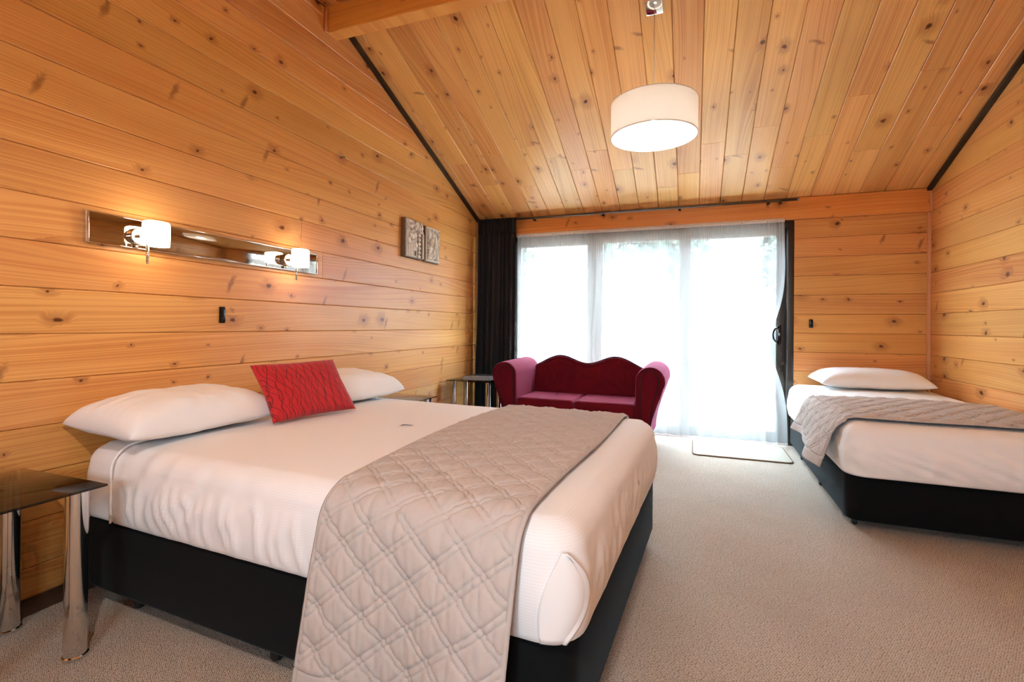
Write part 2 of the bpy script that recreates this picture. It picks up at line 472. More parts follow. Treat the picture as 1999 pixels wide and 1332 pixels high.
gable_rows(wall_left, axes((0, 0, 0), (0, 1, 0), (0, 0, 1), (1, 0, 0)), False,
           {8: [2.43], 7: [2.62], 4: [.2], 12: [.6], 10: [-.4], 6: [-.6], 14: [1.5], 2: [3.4]})
gable_rows(wall_right, axes((ROOM_W, 0, 0), (0, -1, 0), (0, 0, 1), (-1, 0, 0)), True, {6: [1.0], 9: [2.0], 3: [.4]})

# back wall: planks either side of the glazed door and a proud header plank above it
DX0, DX1, DZ1 = .40, 3.205, 2.085
wall_back = tag(mesh_obj('wall_back', [(x, y, z) for y in (ROOM_D + .016, ROOM_D + .12) for x, z in
        ((-.12, -.02), (DX0, -.02), (DX0, DZ1), (DX1, DZ1), (DX1, -.02), (ROOM_W + .12, -.02), (ROOM_W + .12, CZ + .04), (-.12, CZ + .04))],
        [(0, 1, 2, 7), (7, 2, 3, 6), (6, 3, 4, 5), (8, 15, 10, 9), (15, 14, 11, 10), (14, 13, 12, 11)] +
        [(i, 8 + i, 8 + (i + 1) % 8, (i + 1) % 8) for i in range(8)], 'groove'), 'pine plank wall around the glazed sliding door', None, None, 'structure')
MB = axes((0, ROOM_D, 0), (1, 0, 0), (0, 0, 1), (0, -1, 0))
z = Z0 - math.ceil(Z0 / PL) * PL
while z + PL < 2.14:
    a, b = max(z, 0) + .0008, z + PL - .0008
    board('plank', (.001, DX0, DX0, .001, a, b), .016, 'pine', wall_back, MB)
    board('plank', (DX1, ROOM_W - .001, ROOM_W - .001, DX1, a, b), .016, 'pine', wall_back, MB)
    z += PL
HZ0 = z
header = board('header_plank', (.002, ROOM_W - .012, ROOM_W - .012, .002, HZ0, CZ + .004), .046, 'pine_beam', wall_back, MB @ Matrix.Translation((0, 0, .030)), .004)

# front wall (behind the camera); its window is added to let in fill light
WX0, WX1, WZ0, WZ1 = 1.80, 2.80, 1.10, 1.80
FT = ceil_z(FRONT_Y) + .04
wall_front = tag(mesh_obj('wall_front', [(x, y, z) for y in (FRONT_Y - .016, FRONT_Y - .12) for x, z in
        ((-.12, -.02), (ROOM_W + .12, -.02), (ROOM_W + .12, FT), (-.12, FT), (WX0, WZ0), (WX1, WZ0), (WX1, WZ1), (WX0, WZ1))],
        [(0, 1, 5, 4), (1, 2, 6, 5), (2, 3, 7, 6), (3, 0, 4, 7), (8, 12, 13, 9), (9, 13, 14, 10), (10, 14, 15, 11), (11, 15, 12, 8),
         (0, 8, 9, 1), (1, 9, 10, 2), (2, 10, 11, 3), (3, 11, 8, 0), (4, 5, 13, 12), (5, 6, 14, 13), (6, 7, 15, 14), (7, 4, 12, 15)], 'groove'),
        'pine plank wall with an added fill light window behind the viewer', None, None, 'structure')
MF = axes((0, FRONT_Y, 0), (-1, 0, 0), (0, 0, 1), (0, 1, 0))
z = Z0 - math.ceil(Z0 / PL) * PL
while z < FT - .06:
    a, b = max(z, 0) + .0008, min(z + PL, FT - .05) - .0008
    if b < WZ0 or a > WZ1:
        board('plank', (-ROOM_W, 0, 0, -ROOM_W, a, b), .016, 'pine', wall_front, MF)
    else:
        board('plank', (-WX0, 0, 0, -WX0, a, b), .016, 'pine', wall_front, MF)
        board('plank', (-ROOM_W, -WX1, -WX1, -ROOM_W, a, b), .016, 'pine', wall_front, MF)
    z += PL
fill_win = tag(empty('fill_window_1', (0, FRONT_Y - .06, 0)), 'aluminium window added behind the viewer as fill light', None, None, 'structure')
for a, b in (((WX0, -.03, WZ0), (WX1, .03, WZ0 + .05)), ((WX0, -.03, WZ1 - .05), (WX1, .03, WZ1)), ((WX0, -.03, WZ0), (WX0 + .05, .03, WZ1)),
             ((WX1 - .05, -.03, WZ0), (WX1, .03, WZ1)), ((2.27, -.03, WZ0), (2.33, .03, WZ1))):
    box('fill_window_frame', a, b, 'alu', fill_win)
box('pane', (WX0, -.004, WZ0), (2.3, .002, WZ1), 'glass', fill_win); box('pane', (2.3, -.004, WZ0), (WX1, .002, WZ1), 'glass', fill_win)

# ceiling slabs and boards
def ceil_slab(name, y0, y1):
    z0, z1 = ceil_z(y0) + .018, ceil_z(y1) + .018
    if y0 < RIDGE_Y <= y1: z1 = RIDGE_Z + .018
    vs = [(-.12, y0, z0), (ROOM_W + .12, y0, z0), (ROOM_W + .12, y1, z1), (-.12, y1, z1)]
    vs += [(x, y, zz + .1) for x, y, zz in vs]
    return tag(mesh_obj(name, vs, [(3, 2, 1, 0), (4, 5, 6, 7), (0, 1, 5, 4), (1, 2, 6, 5), (2, 3, 7, 6), (3, 0, 4, 7)], 'groove'), None, None, None, 'structure')
ceiling = tag(ceil_slab('ceiling', RIDGE_Y, ROOM_D + .12), 'sloping ceiling of knotty pine boards rising to the ridge beam')
nrm = math.hypot(1, SL)
Lx = Vector((0, -1, SL)) / nrm; Nz = Vector((0, -SL, -1)) / nrm; Wy = Nz.cross(Lx)     # Wy = +-x
MC = axes((0, ROOM_D, CZ), Lx, Wy, Nz)
slope_len = (ROOM_D - RIDGE_Y) * nrm
xs = [0.0] + [1.81 + .1896 * i for i in range(-9, 13)] + [ROOM_W]
sgn = 1 if Wy.x > 0 else -1
jl = [.75, .98, .62, 1.05, .55, 1.1, .92, .72, .95, .66, .9, .34, .52, .88, .7, 1.0, .48, .83, 1.2, .6, 1.34, .8, 1.05, .7]
for i in range(len(xs) - 1):
    a, b = xs[i] + .0012, xs[i + 1] - .0012
    v0, v1 = (a, b) if sgn > 0 else (-b, -a)
    j = jl[i]
    for u0, u1 in ((0.0, j - .0004), (j + .0004, slope_len)):
        board('ceiling_board', (u0, u1, u1, u0, v0, v1), .017, 'pine_ceiling', ceiling, MC, .004)
ceiling2 = tag(ceil_slab('ceiling_near_slope', FRONT_Y - .12, RIDGE_Y), 'pine board ceiling slope on the near side of the ridge')
ceiling2.name = 'ceiling.001'
n2 = math.hypot(1, SL2)
Lx = Vector((0, 1, SL2)) / n2; Nz = Vector((0, SL2, -1)) / n2; Wy = Nz.cross(Lx)
MC2 = axes((0, FRONT_Y, ceil_z(FRONT_Y)), Lx, Wy, Nz)
sgn = 1 if Wy.x > 0 else -1
for i in range(len(xs) - 1):
    a, b = xs[i] + .0012, xs[i + 1] - .0012
    v0, v1 = (a, b) if sgn > 0 else (-b, -a)
    u1 = (RIDGE_Y - FRONT_Y) * n2 - .002
    board('ceiling_board', (0, u1, u1, 0, v0, v1), .017, 'pine_ceiling', ceiling2, MC2, .004)

# ridge beam, trims, skirtings
beam = board('trim_1', (.002, ROOM_W - .002, ROOM_W - .002, .002, 3.052, RIDGE_Z + .01), .10, 'pine_beam', None, axes((0, 2.635, 0), (1, 0, 0), (0, 0, 1), (0, -1, 0)), .005)
tag(beam, 'thick pine ridge beam crossing the top of the ceiling', None, None, 'structure')
b = box('trim_2', (.001, 2.610, 3.045), (.020, 2.634, RIDGE_Z - .02), 'trim_pine', None, .003)
tag(b, 'slim pale batten where the ridge beam meets the left wall', None, None, 'structure')
def slope_strip(name, x0, x1, label):
    y0, y1 = ROOM_D - .032, 2.737
    t = .030; g = .002
    vs = []
    for y in (y0, y1):
        for x, dz in ((x0, -g), (x1, -g), (x1, -g - t), (x0, -g - t)):
            vs.append((x, y, ceil_z(y) + dz))
    o = mesh_obj(name, vs, [(0, 1, 2, 3), (7, 6, 5, 4), (0, 4, 5, 1), (1, 5, 6, 2), (2, 6, 7, 3), (3, 7, 4, 0)], 'dark_trim')
    return tag(o, label, None, None, 'structure')
slope_strip('trim_3', .001, .034, 'dark brown strip along the left edge of the sloping ceiling')
slope_strip('trim_4', ROOM_W - .034, ROOM_W - .001, 'dark brown strip along the right edge of the sloping ceiling')
def quarter(name, cx, cy, z0, z1, label, r=.022):
    vs, n = [], 7
    prof = [(0, 0)] + [(-r * math.cos(a), -r * math.sin(a)) for a in [math.pi / 2 * i / (n - 1) for i in range(n)]]
    for z in (z0, z1): vs += [(cx + x, cy + y, z) for x, y in prof]
    m = len(prof)
    fs = [tuple(range(m)), tuple(range(m, 2 * m))[::-1]] + [(i, m + i, m + (i + 1) % m, (i + 1) % m) for i in range(m)]
    return tag(mesh_obj(name, vs, fs, 'trim_pine'), label, None, None, 'structure')
quarter('trim_5', ROOM_W - .001, ROOM_D - .001, .02, HZ0 - .004, 'slim pale corner batten beside the single bed')
quarter('trim_6', ROOM_W - .001, ROOM_D - .031, HZ0 - .002, CZ - .02, 'short pale batten capping the right end of the header plank', .014)
tag(box('baseboard_left', (.001, FRONT_Y + .02, .001), (.018, ROOM_D - .02, .062), 'skirting', None, .003), 'low dark skirting along the left wall', None, None, 'structure')
tag(box('baseboard_right', (ROOM_W - .018, FRONT_Y + .02, .001), (ROOM_W - .001, ROOM_D - .02, .062), 'skirting', None, .003), 'low dark skirting along the right wall', None, None, 'structure')
tag(box('baseboard_back', (DX1 + .004, ROOM_D - .018, .001), (ROOM_W - .02, ROOM_D - .001, .062), 'skirting', None, .003), 'low dark skirting right of the glazed door', None, None, 'structure')

# glazed sliding door
door = tag(empty('door_1', (0, ROOM_D + .05, 0)), 'dark aluminium sliding glass door to the deck', None, None, 'structure')
box('jamb', (DX1 - .05, -.052, .0), (DX1 + .002, .05, DZ1), 'alu', door, .004)
box('jamb', (DX0 - .002, -.052, .0), (DX0 + .05, .05, DZ1), 'alu', door, .004)
box('door_head', (DX0, -.05, DZ1 - .05), (DX1, .05, DZ1), 'alu', door, .003)
box('sill', (DX0, -.05, -.01), (DX1, .05, .022), 'alu', door, .003)
def sash(x0, x1, y, wl, wr, lab):
    s = box('sash', (x0, y - .018, .024), (x0 + wl, y + .018, DZ1 - .052), 'alu_light', door, .003)
    box('sash', (x1 - wr, y - .018, .024), (x1, y + .018, DZ1 - .052), 'alu' if lab else 'alu_light', door, .003)
    box('sash', (x0 + wl, y - .017, .024), (x1 - wr, y + .017, .11), 'alu_light', door, .003)
    box('sash', (x0 + wl, y - .017, DZ1 - .12), (x1 - wr, y + .017, DZ1 - .052), 'alu_light', door, .003)
    box('pane', (x0 + wl - .005, y - .003, .1), (x1 - wr + .005, y + .003, DZ1 - .11), 'glass', door)
sash(DX0 + .052, 1.35, .020, .06, .075, False)
sash(1.27, 2.305, -.020, .165, .10, False)
sash(2.19, DX1 - .052, .022, .10, .085, True)
# pull handle of the right-hand sash
hp = [(3.082, -.050, 1.096), (3.060, -.110, 1.092), (3.040, -.135, 1.082), (3.027, -.143, 1.060), (3.022, -.145, 1.028), (3.027, -.143, .992), (3.040, -.135, .970), (3.060, -.110, .961), (3.082, -.050, .958)]
hd = tube('handle', hp, .0085, 'black_plastic', door, 10)
box('handle_plate', (3.070, -.058, .935), (3.104, -.040, 1.118), 'black_plastic', door, .004)
box('snib', (3.079, -.067, 1.018), (3.092, -.056, 1.045), 'steel', door, .002)

# ------------------------------------------------------------------ beds
def perim(L, W, r, res):
    """rounded rectangle: (x, y, nx, ny, s)"""
    pts, s = [], 0
    segs = [((-L / 2 + r, -W / 2), (L / 2 - r, -W / 2)), ((L / 2, -W / 2 + r), (L / 2, W / 2 - r)), ((L / 2 - r, W / 2), (-L / 2 + r, W / 2)), ((-L / 2, W / 2 - r), (-L / 2, -W / 2 + r))]
    nor = [(0, -1), (1, 0), (0, 1), (-1, 0)]
    cen = [(L / 2 - r, -W / 2 + r), (L / 2 - r, W / 2 - r), (-L / 2 + r, W / 2 - r), (-L / 2 + r, -W / 2 + r)]
    a0 = [-math.pi / 2, 0, math.pi / 2, math.pi]
    for k in range(4):
        (ax, ay), (bx, by) = segs[k]; n = max(2, int(math.hypot(bx - ax, by - ay) / res))
        for i in range(n):
            t = i / n; pts.append((ax + (bx - ax) * t, ay + (by - ay) * t, nor[k][0], nor[k][1]))
        m = 8
        for i in range(m):
            a = a0[k] + math.pi / 2 * i / m
            pts.append((cen[k][0] + r * math.cos(a), cen[k][1] + r * math.sin(a), math.cos(a), math.sin(a)))
    return pts

def top_dome(x, y, L, W, dome):
    s = max(abs(x) / (L / 2), abs(y) / (W / 2)); s = min(1, s)
    return dome * (1 - s * s)

def cloth_box(name, L, W, z0, z1, rp, rt, mat, parent, disp, dome=.015, res=.013, bulge=.012, x_from=None, lift=0.0):
    P = perim(L, W, rp, res); n = len(P)
    rings = []                                     # (inset, z, scale, nz, t, arc)
    hs = z1 - rt - z0; ms = max(6, int(hs / res)); arc = 0
    rings.append((.035, z0 + .004, 1, 0, 0, 0)); rings.append((.010, z0, 1, 0, 0, .03))
    for i in range(ms + 1):
        t = i / ms; rings.append((-bulge * math.sin(math.pi * min(1, t * 1.0)), z0 + .006 + (hs - .006) * t, 1, 0, t, .04 + hs * t))
    for i in range(1, 9):
        a = math.pi / 2 * i / 8
        rings.append((rt * (1 - math.cos(a)), z1 - rt + rt * math.sin(a), 1, math.sin(a), 1, .04 + hs + rt * a))
    mt = 34
    for i in range(1, mt):
        s = 1 - i / mt
        rings.append((rt, z1, s, 1, 1, .04 + hs + rt * 1.57 + (1 - s) * W / 2))
    vs, arcs = [], []
    for (ins, z, s, nz, t, ar) in rings:
        for (x, y, nx, ny) in P:
            px, py = (x - nx * ins) * s, (y - ny * ins) * s
            pz = z + (top_dome(px, py, L - 2 * rt, W - 2 * rt, dome) if nz > .99 else 0)
            d = disp(px, py, pz, nx, ny, nz, t) + lift
            hx = math.sqrt(max(0, 1 - nz * nz))
            vs.append((px + nx * hx * d, py + ny * hx * d, pz + nz * d)); arcs.append(ar if nz < .99 else .04 + hs + rt * 1.57 + (W / 2 - rt - abs(py)))
    fs = []
    for j in range(len(rings) - 1):
        for i in range(n):
            i2 = (i + 1) % n
            fs.append((j * n + i, j * n + i2, (j + 1) * n + i2, (j + 1) * n + i))
    fs.append(tuple((len(rings) - 1) * n + i for i in range(n)))
    fs.append(tuple(range(n))[::-1])
    if x_from is not None:
        fs = [f for f in fs if len(f) == 4 and min(vs[q][0] for q in f) > x_from + .012 * math.sin(vs[f[0]][1] * 4)]
    o = mesh_obj(name, vs, fs, mat, parent, True, {'arc': arcs})
    if x_from is not None:
        bm = bmesh.new(); bm.from_mesh(o.data)
        bmesh.ops.delete(bm, geom=[v for v in bm.verts if not v.link_faces], context='VERTS')
        bm.to_mesh(o.data); bm.free()
    return o

def base_box(name, L, W, z0, z1, parent):
    P = perim(L, W, .07, .05); n = len(P); vs, fs = [], []
    rings = [(.02, z0 + .001), (.005, z0 + .004), (0, z0 + .014), (0, z0 + (z1 - z0) * .5), (0, z1 - .014), (.006, z1 - .004), (.025, z1)]
    for ins, z in rings:
        for x, y, nx, ny in P: vs.append((x - nx * ins, y - ny * ins, z))
    for j in range(len(rings) - 1):
        for i in range(n):
            fs.append((j * n + i, j * n + (i + 1) % n, (j + 1) * n + (i + 1) % n, (j + 1) * n + i))
    fs.append(tuple(range(n))[::-1]); fs.append(tuple((len(rings) - 1) * n + i for i in range(n)))
    return mesh_obj(name, vs, fs, 'base', parent, True)

def castor(parent, x, y, z1, chrome=False):
    c = lathe('castor', [(.013, z1 + .002), (.013, z1 - .008), (.021, z1 - .010), (.021, .034), (.017, .032)], 'steel' if chrome else 'rubber', parent, (x, y, 0), 16)
    w = lathe('wheel', [(.008, -.013), (.017, -.012), (.020, -.006), (.020, .006), (.017, .012), (.008, .013)], 'rubber', c, (x, y, .0205), 16, 'Y')
    return c

_fr = random.Random(3)
FOLDS = [(-.70, .2), (-.62, .1), (-.55, .12), (-.50, .16), (-.46, .18), (-.41, .14), (-.36, .2), (-.30, .1), (-.245, .06), (-.16, .05), (-.12, .03), (-.02, .10), (.05, .08), (.10, .03), (.16, .05)]
FOLDS = [(x, sl_, _fr.uniform(.55, 1.0), _fr.uniform(.010, .016), _fr.uniform(.45, .95)) for x, sl_ in FOLDS]
FOLDS_FOOT = [(-.68 + .095 * i + _fr.uniform(-.03, .03), _fr.uniform(-.12, .25), _fr.uniform(.3, .8), _fr.uniform(.010, .020), _fr.uniform(.4, .9)) for i in range(15)]
def folds(u, g, lst, amp):
    d = 0
    for x0, sl_, st, w_, top in lst:
        c = x0 + sl_ * g * .28 + .010 * math.sin(g * 5 + x0 * 20)
        q = abs(u - c) / w_
        if q < 3 and g > 0: d += amp * st * math.exp(-q * q) * min(1, g / (1.05 - top) * .9) * min(1, (1.02 - g) * 5)
    return d
def wrinkles_queen(x, y, z, nx, ny, nz, t):
    d = .0025 * fbm(x * 3, y * 3, z * 3, 2)
    if nz < .95:
        u = x if abs(ny) > abs(nx) else y
        g = (1 - t) if t < 1 else 0
        # gathers where the sheet is tucked in, strongest along the middle of the long side
        w = 1.0 if abs(ny) > .5 else .45
        band = math.exp(-((x + .45) / .36) ** 2) if ny < -.5 else .5
        if abs(ny) > .5 and x > .18: w *= max(0, 1 - (x - .18) * 9)
        q = noise.noise(Vector((u * 7 + g * 1.5, g * .8, 3.1 + ny)))
        q2 = noise.noise(Vector((u * 17 + g * 3.0, g * .9, 9.1 + ny)))
        d += w * (.35 + .65 * band) * (.014 * (.5 - abs(q) * 1.6) + .008 * q2) * (.25 + .75 * math.sin(math.pi * min(1, .15 + g * .85)))
        if ny < -.5 and t < 1: d += folds(x, g, FOLDS, .0125)
        if nx > .5 and t < 1: d += folds(y, g, FOLDS_FOOT, .007)
        d -= .005
    return d

QL, QW = 2.03, 1.53
qa = math.radians(-3.1)
QC = (1.098, 1.929)
bed = tag(empty('queen_bed', (QC[0], QC[1], 0), qa), 'queen bed with white striped sheets on a charcoal base against the long pine wall', 'bed')
base_box('base', QL - .02, QW - .02, .062, .332, bed)
for x, y in ((-.72, -.70), (.0, -.70), (.93, -.68), (-.72, .70), (.0, .70), (.93, .68), (.93, 0), (-.93, 0)):
    castor(bed, x, y, .064)
cloth_box('mattress', QL, QW, .333, .612, .10, .075, 'sheet', bed, wrinkles_queen)
HEMX = -.775
cloth_box('top_sheet', QL, QW, .3335, .612, .10, .075, 'sheet', bed, wrinkles_queen, x_from=HEMX, lift=.0055)
# rolled hem at the head edge of the top sheet
def side_profile(L, W, z0, z1, rt, zlow, off, dome, xx, step=.012, offtop=None):
    """path over the bed from the near side, across the top, to the far side: list of (y, z, ny, nz)"""
    out = []
    z = zlow
    while z < z1 - rt: out.append((-W / 2 - off, z, -1, 0)); z += step
    na = max(8, int((rt + off) * 1.57 / step))
    offt = off if offtop is None else offtop
    for i in range(0, na + 1):
        a = math.pi / 2 * i / na
        off = off * 1.0
        out.append((-W / 2 + rt - (rt + off) * math.cos(a), z1 - rt + (rt + offt) * math.sin(a), -math.cos(a), math.sin(a)))
    n = int((W - 2 * rt) / step)
    for i in range(1, n):
        y = -W / 2 + rt + (W - 2 * rt) * i / n
        out.append((y, z1 + offt + top_dome(xx, y, L - 2 * rt, W - 2 * rt, dome), 0, 1))
    far = [(-y, z, -ny, nz) for (y, z, ny, nz) in out if ny < -.01 or (y < -W / 2 + rt + 1e-6)]
    return out + far[::-1]
hem = [(HEMX + .020 * math.sin(y * 4) * .6 + .012, y, z) for (y, z, ny, nz) in side_profile(QL, QW, .333, .612, .075, .345, .014, .015, HEMX)]
tube('sheet_hem', hem, .0045, 'white_cloth', bed, 8)
# hospital corner: a folded flap of sheet at the near foot corner
flv, flf = [], []
nA, nB = 16, 14
def corner_path(q):
    '''walk round the near foot corner: q < 0 on the long side, q > 0 round the corner (metres)'''
    r = .10
    if q < 0: return (QL / 2 - r + q, -QW / 2, 0, -1)
    a = min(q / r, math.pi / 2); ex = max(0, q - r * math.pi / 2)
    return (QL / 2 - r + r * math.sin(a), -QW / 2 + r - r * math.cos(a) + ex, math.sin(a), -math.cos(a))
for i in range(nA + 1):
    t = i / nA
    zz = .560 - t * .212
    qa0 = .060 - .050 * math.sin(math.pi * min(1, t * .66)) ; qb = .068 + .062 * math.sin(math.pi * t)
    for j in range(nB + 1):
        q_ = j / nB
        x, y, nx, ny = corner_path(qa0 + (qb - qa0) * q_)
        o_ = .012 + .012 * math.sin(math.pi * q_ ** 1.6) * math.sin(math.pi * min(1, t * .9 + .08)) + (.006 if q_ > .9 else 0)
        flv.append((x + nx * o_, y + ny * o_, zz))
for i in range(nA):
    for j in range(nB):
        a = i * (nB + 1) + j; flf.append((a, a + 1, a + nB + 2, a + nB + 1))
cf = mesh_obj('corner_fold', flv, flf, 'sheet', bed, True)
cf.modifiers.new('thickness', 'SOLIDIFY').thickness = .004

def quilt(u, v):
    """depth of the double diagonal stitching at (u, v) metres"""
    d = 0
    S = .090
    for sg in (1, -1):
        w = (u * .80 + sg * v) / 1.28 + .004 * noise.noise(Vector((u * 9, v * 9, sg * 4)))
        m = (w / S) % 1.0 * S
        for c in (.0, .017, S):
            d -= .0046 * math.exp(-((m - c) / .0042) ** 2)
        d += .0022 * math.sin(math.pi * min(1, max(0, (m - .017) / (S - .017))))
    d += .0040 * (.6 - abs(noise.noise(Vector((u * 42, v * 11, 1.7)))) * 2) + .0022 * noise.noise(Vector((u * 60, v * 24, 6.2)))
    return d

def runner(name, L, W, z0, z1, rt, zlow_n, zlow_f, xa, xb, parent, label, waves, dome=.015, off=.035, seed=0, step=.0045, zl=None, offtop=.021):
    """quilted strip across the bed; xa(s), xb(s): its edges in bed-local x, s = 0 near hem .. 1 far hem"""
    path = side_profile(L, W, z0, z1, rt, zlow_n, off, dome, 0, step, offtop)
    path = [q for q in path if not (q[0] > 0 and q[2] > .5 and q[1] < zlow_f)]
    ln = [0.0]
    for a, b in zip(path[:-1], path[1:]): ln.append(ln[-1] + math.hypot(b[0] - a[0], b[1] - a[1]))
    tot = ln[-1]; vs, fs = [], []
    nx = int((xb(.5) - xa(.5)) / step)
    for i, (y, z, ny, nz) in enumerate(path):
        s = ln[i] / tot
        a, b = xa(s), xb(s)
        for j in range(nx + 1):
            v = j / nx; x = a + (b - a) * v
            de = min(v, 1 - v) * (b - a); dh = min(ln[i], tot - ln[i])
            q = quilt(x + seed, ln[i])
            if dh < .055 or de < .012: q = .0008 * noise.noise(Vector((x * 60, ln[i] * 60, 0)))
            if abs(dh - .055) < .005 or abs(de - .012) < .004: q -= .003
            hang = max(0, (z1 - .05 - z)) if abs(ny) > .8 else 0
            wv = waves * hang * (1.9 + 1.3 * math.sin(x * 7.5 + seed + 1.0) + .5 * math.sin(x * 17 + 1.3 + seed)) if ny < 0 else 0
            edge = -.004 * math.exp(-de / .006) - .003 * math.exp(-dh / .008)
            d = q + edge + wv
            zz = z + (zl(v) * max(0, 1 - ln[i] / .5) if (zl and ny < -.5) else 0)
            if nz > .99: zz = z1 + offtop + top_dome(x, y, L - 2 * rt, W - 2 * rt, dome)
            vs.append((x, y + ny * d + (ny * .012 * min(1, hang * 6) if hang else 0), zz + nz * d))
    m = nx + 1
    for i in range(len(path) - 1):
        for j in range(nx): fs.append((i * m + j, i * m + j + 1, (i + 1) * m + j + 1, (i + 1) * m + j))
    o = mesh_obj(name, vs, fs, 'runner', None, True)
    md = o.modifiers.new('thickness', 'SOLIDIFY'); md.thickness = .006; md.offset = 1
    o.matrix_world = parent
    return o

def pose(cx, cy, a): return Matrix.Translation((cx, cy, 0)) @ Matrix.Rotation(a, 4, 'Z')
def lerp3(s, a, b, c):
    return a + (b - a) * min(1, s / .22) if s < .22 else b + (c - b) * (s - .22) / .78
r1 = runner('bed_runner', QL, QW, .333, .612, .075, .088, .20,
            lambda s: lerp3(s, .235, .275, .165) + .008 * math.sin(s * 9), lambda s: lerp3(s, .862, .885, .868) + .005 * math.sin(s * 14),
            pose(QC[0], QC[1], qa), '', .05)
tag(r1, 'taupe quilted runner draped across the foot of the queen bed', 'bed runner', 'quilted bed runners')

# single bed in the corner; local x points from head to foot, local -y is the side towards the door mat
SLn, SW = 2.02, 1.07
sa = math.radians(-91.3)
SCn = (3.652, 4.075)
def wrinkles_single(x, y, z, nx, ny, nz, t):
    d = .002 * fbm(x * 3 + 5, y * 3, z * 3, 2)
    if nz < .95:
        g = (1 - t) if t < 1 else 0
        u = x if abs(ny) > abs(nx) else y
        w = 1.0 if nx > .5 else .35
        q = noise.noise(Vector((u * 8 - g * 3.2, g * 1.0, 7.7 + nx)))
        q2 = noise.noise(Vector((u * 19 - g * 5, g, 2.2 + nx)))
        d += w * (.022 * (.5 - abs(q) * 1.6) + .010 * q2) * math.sin(math.pi * min(1, .1 + g * .9)) - .003
        if nx > .5 and t < 1: d += folds(-y - .1, g, FOLDS_FOOT, .012)
    return d
sbed = tag(empty('single_bed', (SCn[0], SCn[1], 0), sa), 'single bed with white sheets and charcoal base in the corner beside the glazed door', 'bed')
base_box('base', 1.95, 1.02, .045, .300, sbed).location = (-.03, 0, 0)
for x, y in ((.86, -.455), (.15, -.478), (-.55, -.478), (.86, .455), (.15, .47), (-.55, .47)):
    castor(sbed, x, y, .048, True)
cloth_box('mattress', SLn, SW - .01, .301, .585, .10, .085, 'sheet', sbed, wrinkles_single, dome=.012)
r2 = runner('bed_runner', SLn, SW - .01, .301, .585, .085, .315, .34,
            lambda s: (-.06 + .11 * s / .24 if s < .24 else .05 + .03 * math.sin((s - .24) * 4)), lambda s: (.80 + .125 * min(1, s / .24)) + .006 * math.sin(s * 20),
            pose(SCn[0], SCn[1], sa), '', .11, dome=.012, seed=2.3, zl=lambda v: .03 - .06 * v)
tag(r2, 'taupe quilted runner with a wavy drooping edge across the single bed', 'bed runner', 'quilted bed runners')

def pillow(name, w, h, t, mat, label, cat, M4, group=None, pinch=.06, seed=0, n=64, wr=.008, puff=.5, low=.5):
    vs, fs = [], []
    for side in (1, -1):
        for i in range(n + 1):
            for j in range(n + 1):
                u, v = 2 * i / n - 1, 2 * j / n - 1
                ex = 1 - pinch * (1 - v * v) * abs(u) ** 3; ey = 1 - pinch * 1.2 * (1 - u * u) * abs(v) ** 3
                k = max(0, (1 - u ** 4)) ** puff * max(0, (1 - v ** 4)) ** puff
                x, y = u * w / 2 * ex, v * h / 2 * ey
                e = max(0, 1 - max(abs(u), abs(v)))
                z = side * (t * ((1 - low) if side > 0 else low) * k)
                q = wr * fbm(x * 7 + seed, y * 7, side * 2 + seed, 3) * min(1, k * 2)
                # puckers running in from the seam
                an = math.atan2(v, u)
                q += wr * .9 * noise.noise(Vector((math.cos(an) * 5 + seed, math.sin(an) * 5, side * 3))) * math.exp(-e * 3.2) * min(1, e * 12)
                vs.append((x, y, z + side * q * (1 if side > 0 else low * 2)))
    m = (n + 1) ** 2
    for i in range(n):
        for j in range(n):
            a = i * (n + 1) + j; f = (a, a + n + 1, a + n + 2, a + 1)
            fs.append(f); fs.append(tuple(q + m for q in f[::-1]))
    me_o = mesh_obj(name, vs, fs, mat, None, True)
    bm = bmesh.new(); bm.from_mesh(me_o.data); bmesh.ops.remove_doubles(bm, verts=bm.verts, dist=.0004); bm.to_mesh(me_o.data); bm.free()
    for pl in me_o.data.polygons: pl.use_smooth = True
    me_o.matrix_world = M4
    tag(me_o, label, cat, group)
    return me_o

def frame3(o, xdir, ydir):
    X = Vector(xdir).normalized(); Z = X.cross(Vector(ydir)).normalized(); Y = Z.cross(X)
    return axes(o, X, Y, Z)
# pillow local x = long side
pillow('pillow', .67, .42, .160, 'white_cloth', 'plump white pillow nearest the smoked glass nightstand', 'pillow',
       frame3((.240, 1.505, .686), (.02, 1, .0), (-1, 0, .06)), 'white bed pillows', .03, 1.0, low=.27)
pillow('pillow', .68, .43, .165, 'white_cloth', 'white pillow partly hidden behind the red cushion', 'pillow',
       frame3((.310, 2.440, .688), (.14, 1, -.0), (-1, 0, .06)), 'white bed pillows', .05, 4.0, low=.27)
pillow('pillow', .78, .46, .150, 'white_cloth', 'white pillow at the head of the single bed', 'pillow',
       frame3((3.70, 4.85, .648), (1, .03, -.0), (0, 1, .03)), 'white bed pillows', .05, 8.0, low=.27)
BL, BR, TR, TL = Vector((.519, 1.727, .640)), Vector((.619, 2.166, .644)), Vector((.433, 2.206, .892)), Vector((.332, 1.767, .888))
cM = frame3((BL + BR + TR + TL) / 4 + Vector((.018, -.014, .002)), BR - BL, TL - BL)
rc = pillow('cushion', .464, .322, .105, 'cushion', 'red rectangular cushion with dark wavy stitching leaning on the pillows', 'cushion', cM, None, .07, 12.0, 60, .003, .55)
ct = box('care_tag', (-.208, -.118, .012), (-.198, -.096, .0145), 'tag', rc); ct['label'] = 'tiny white fabric tag'

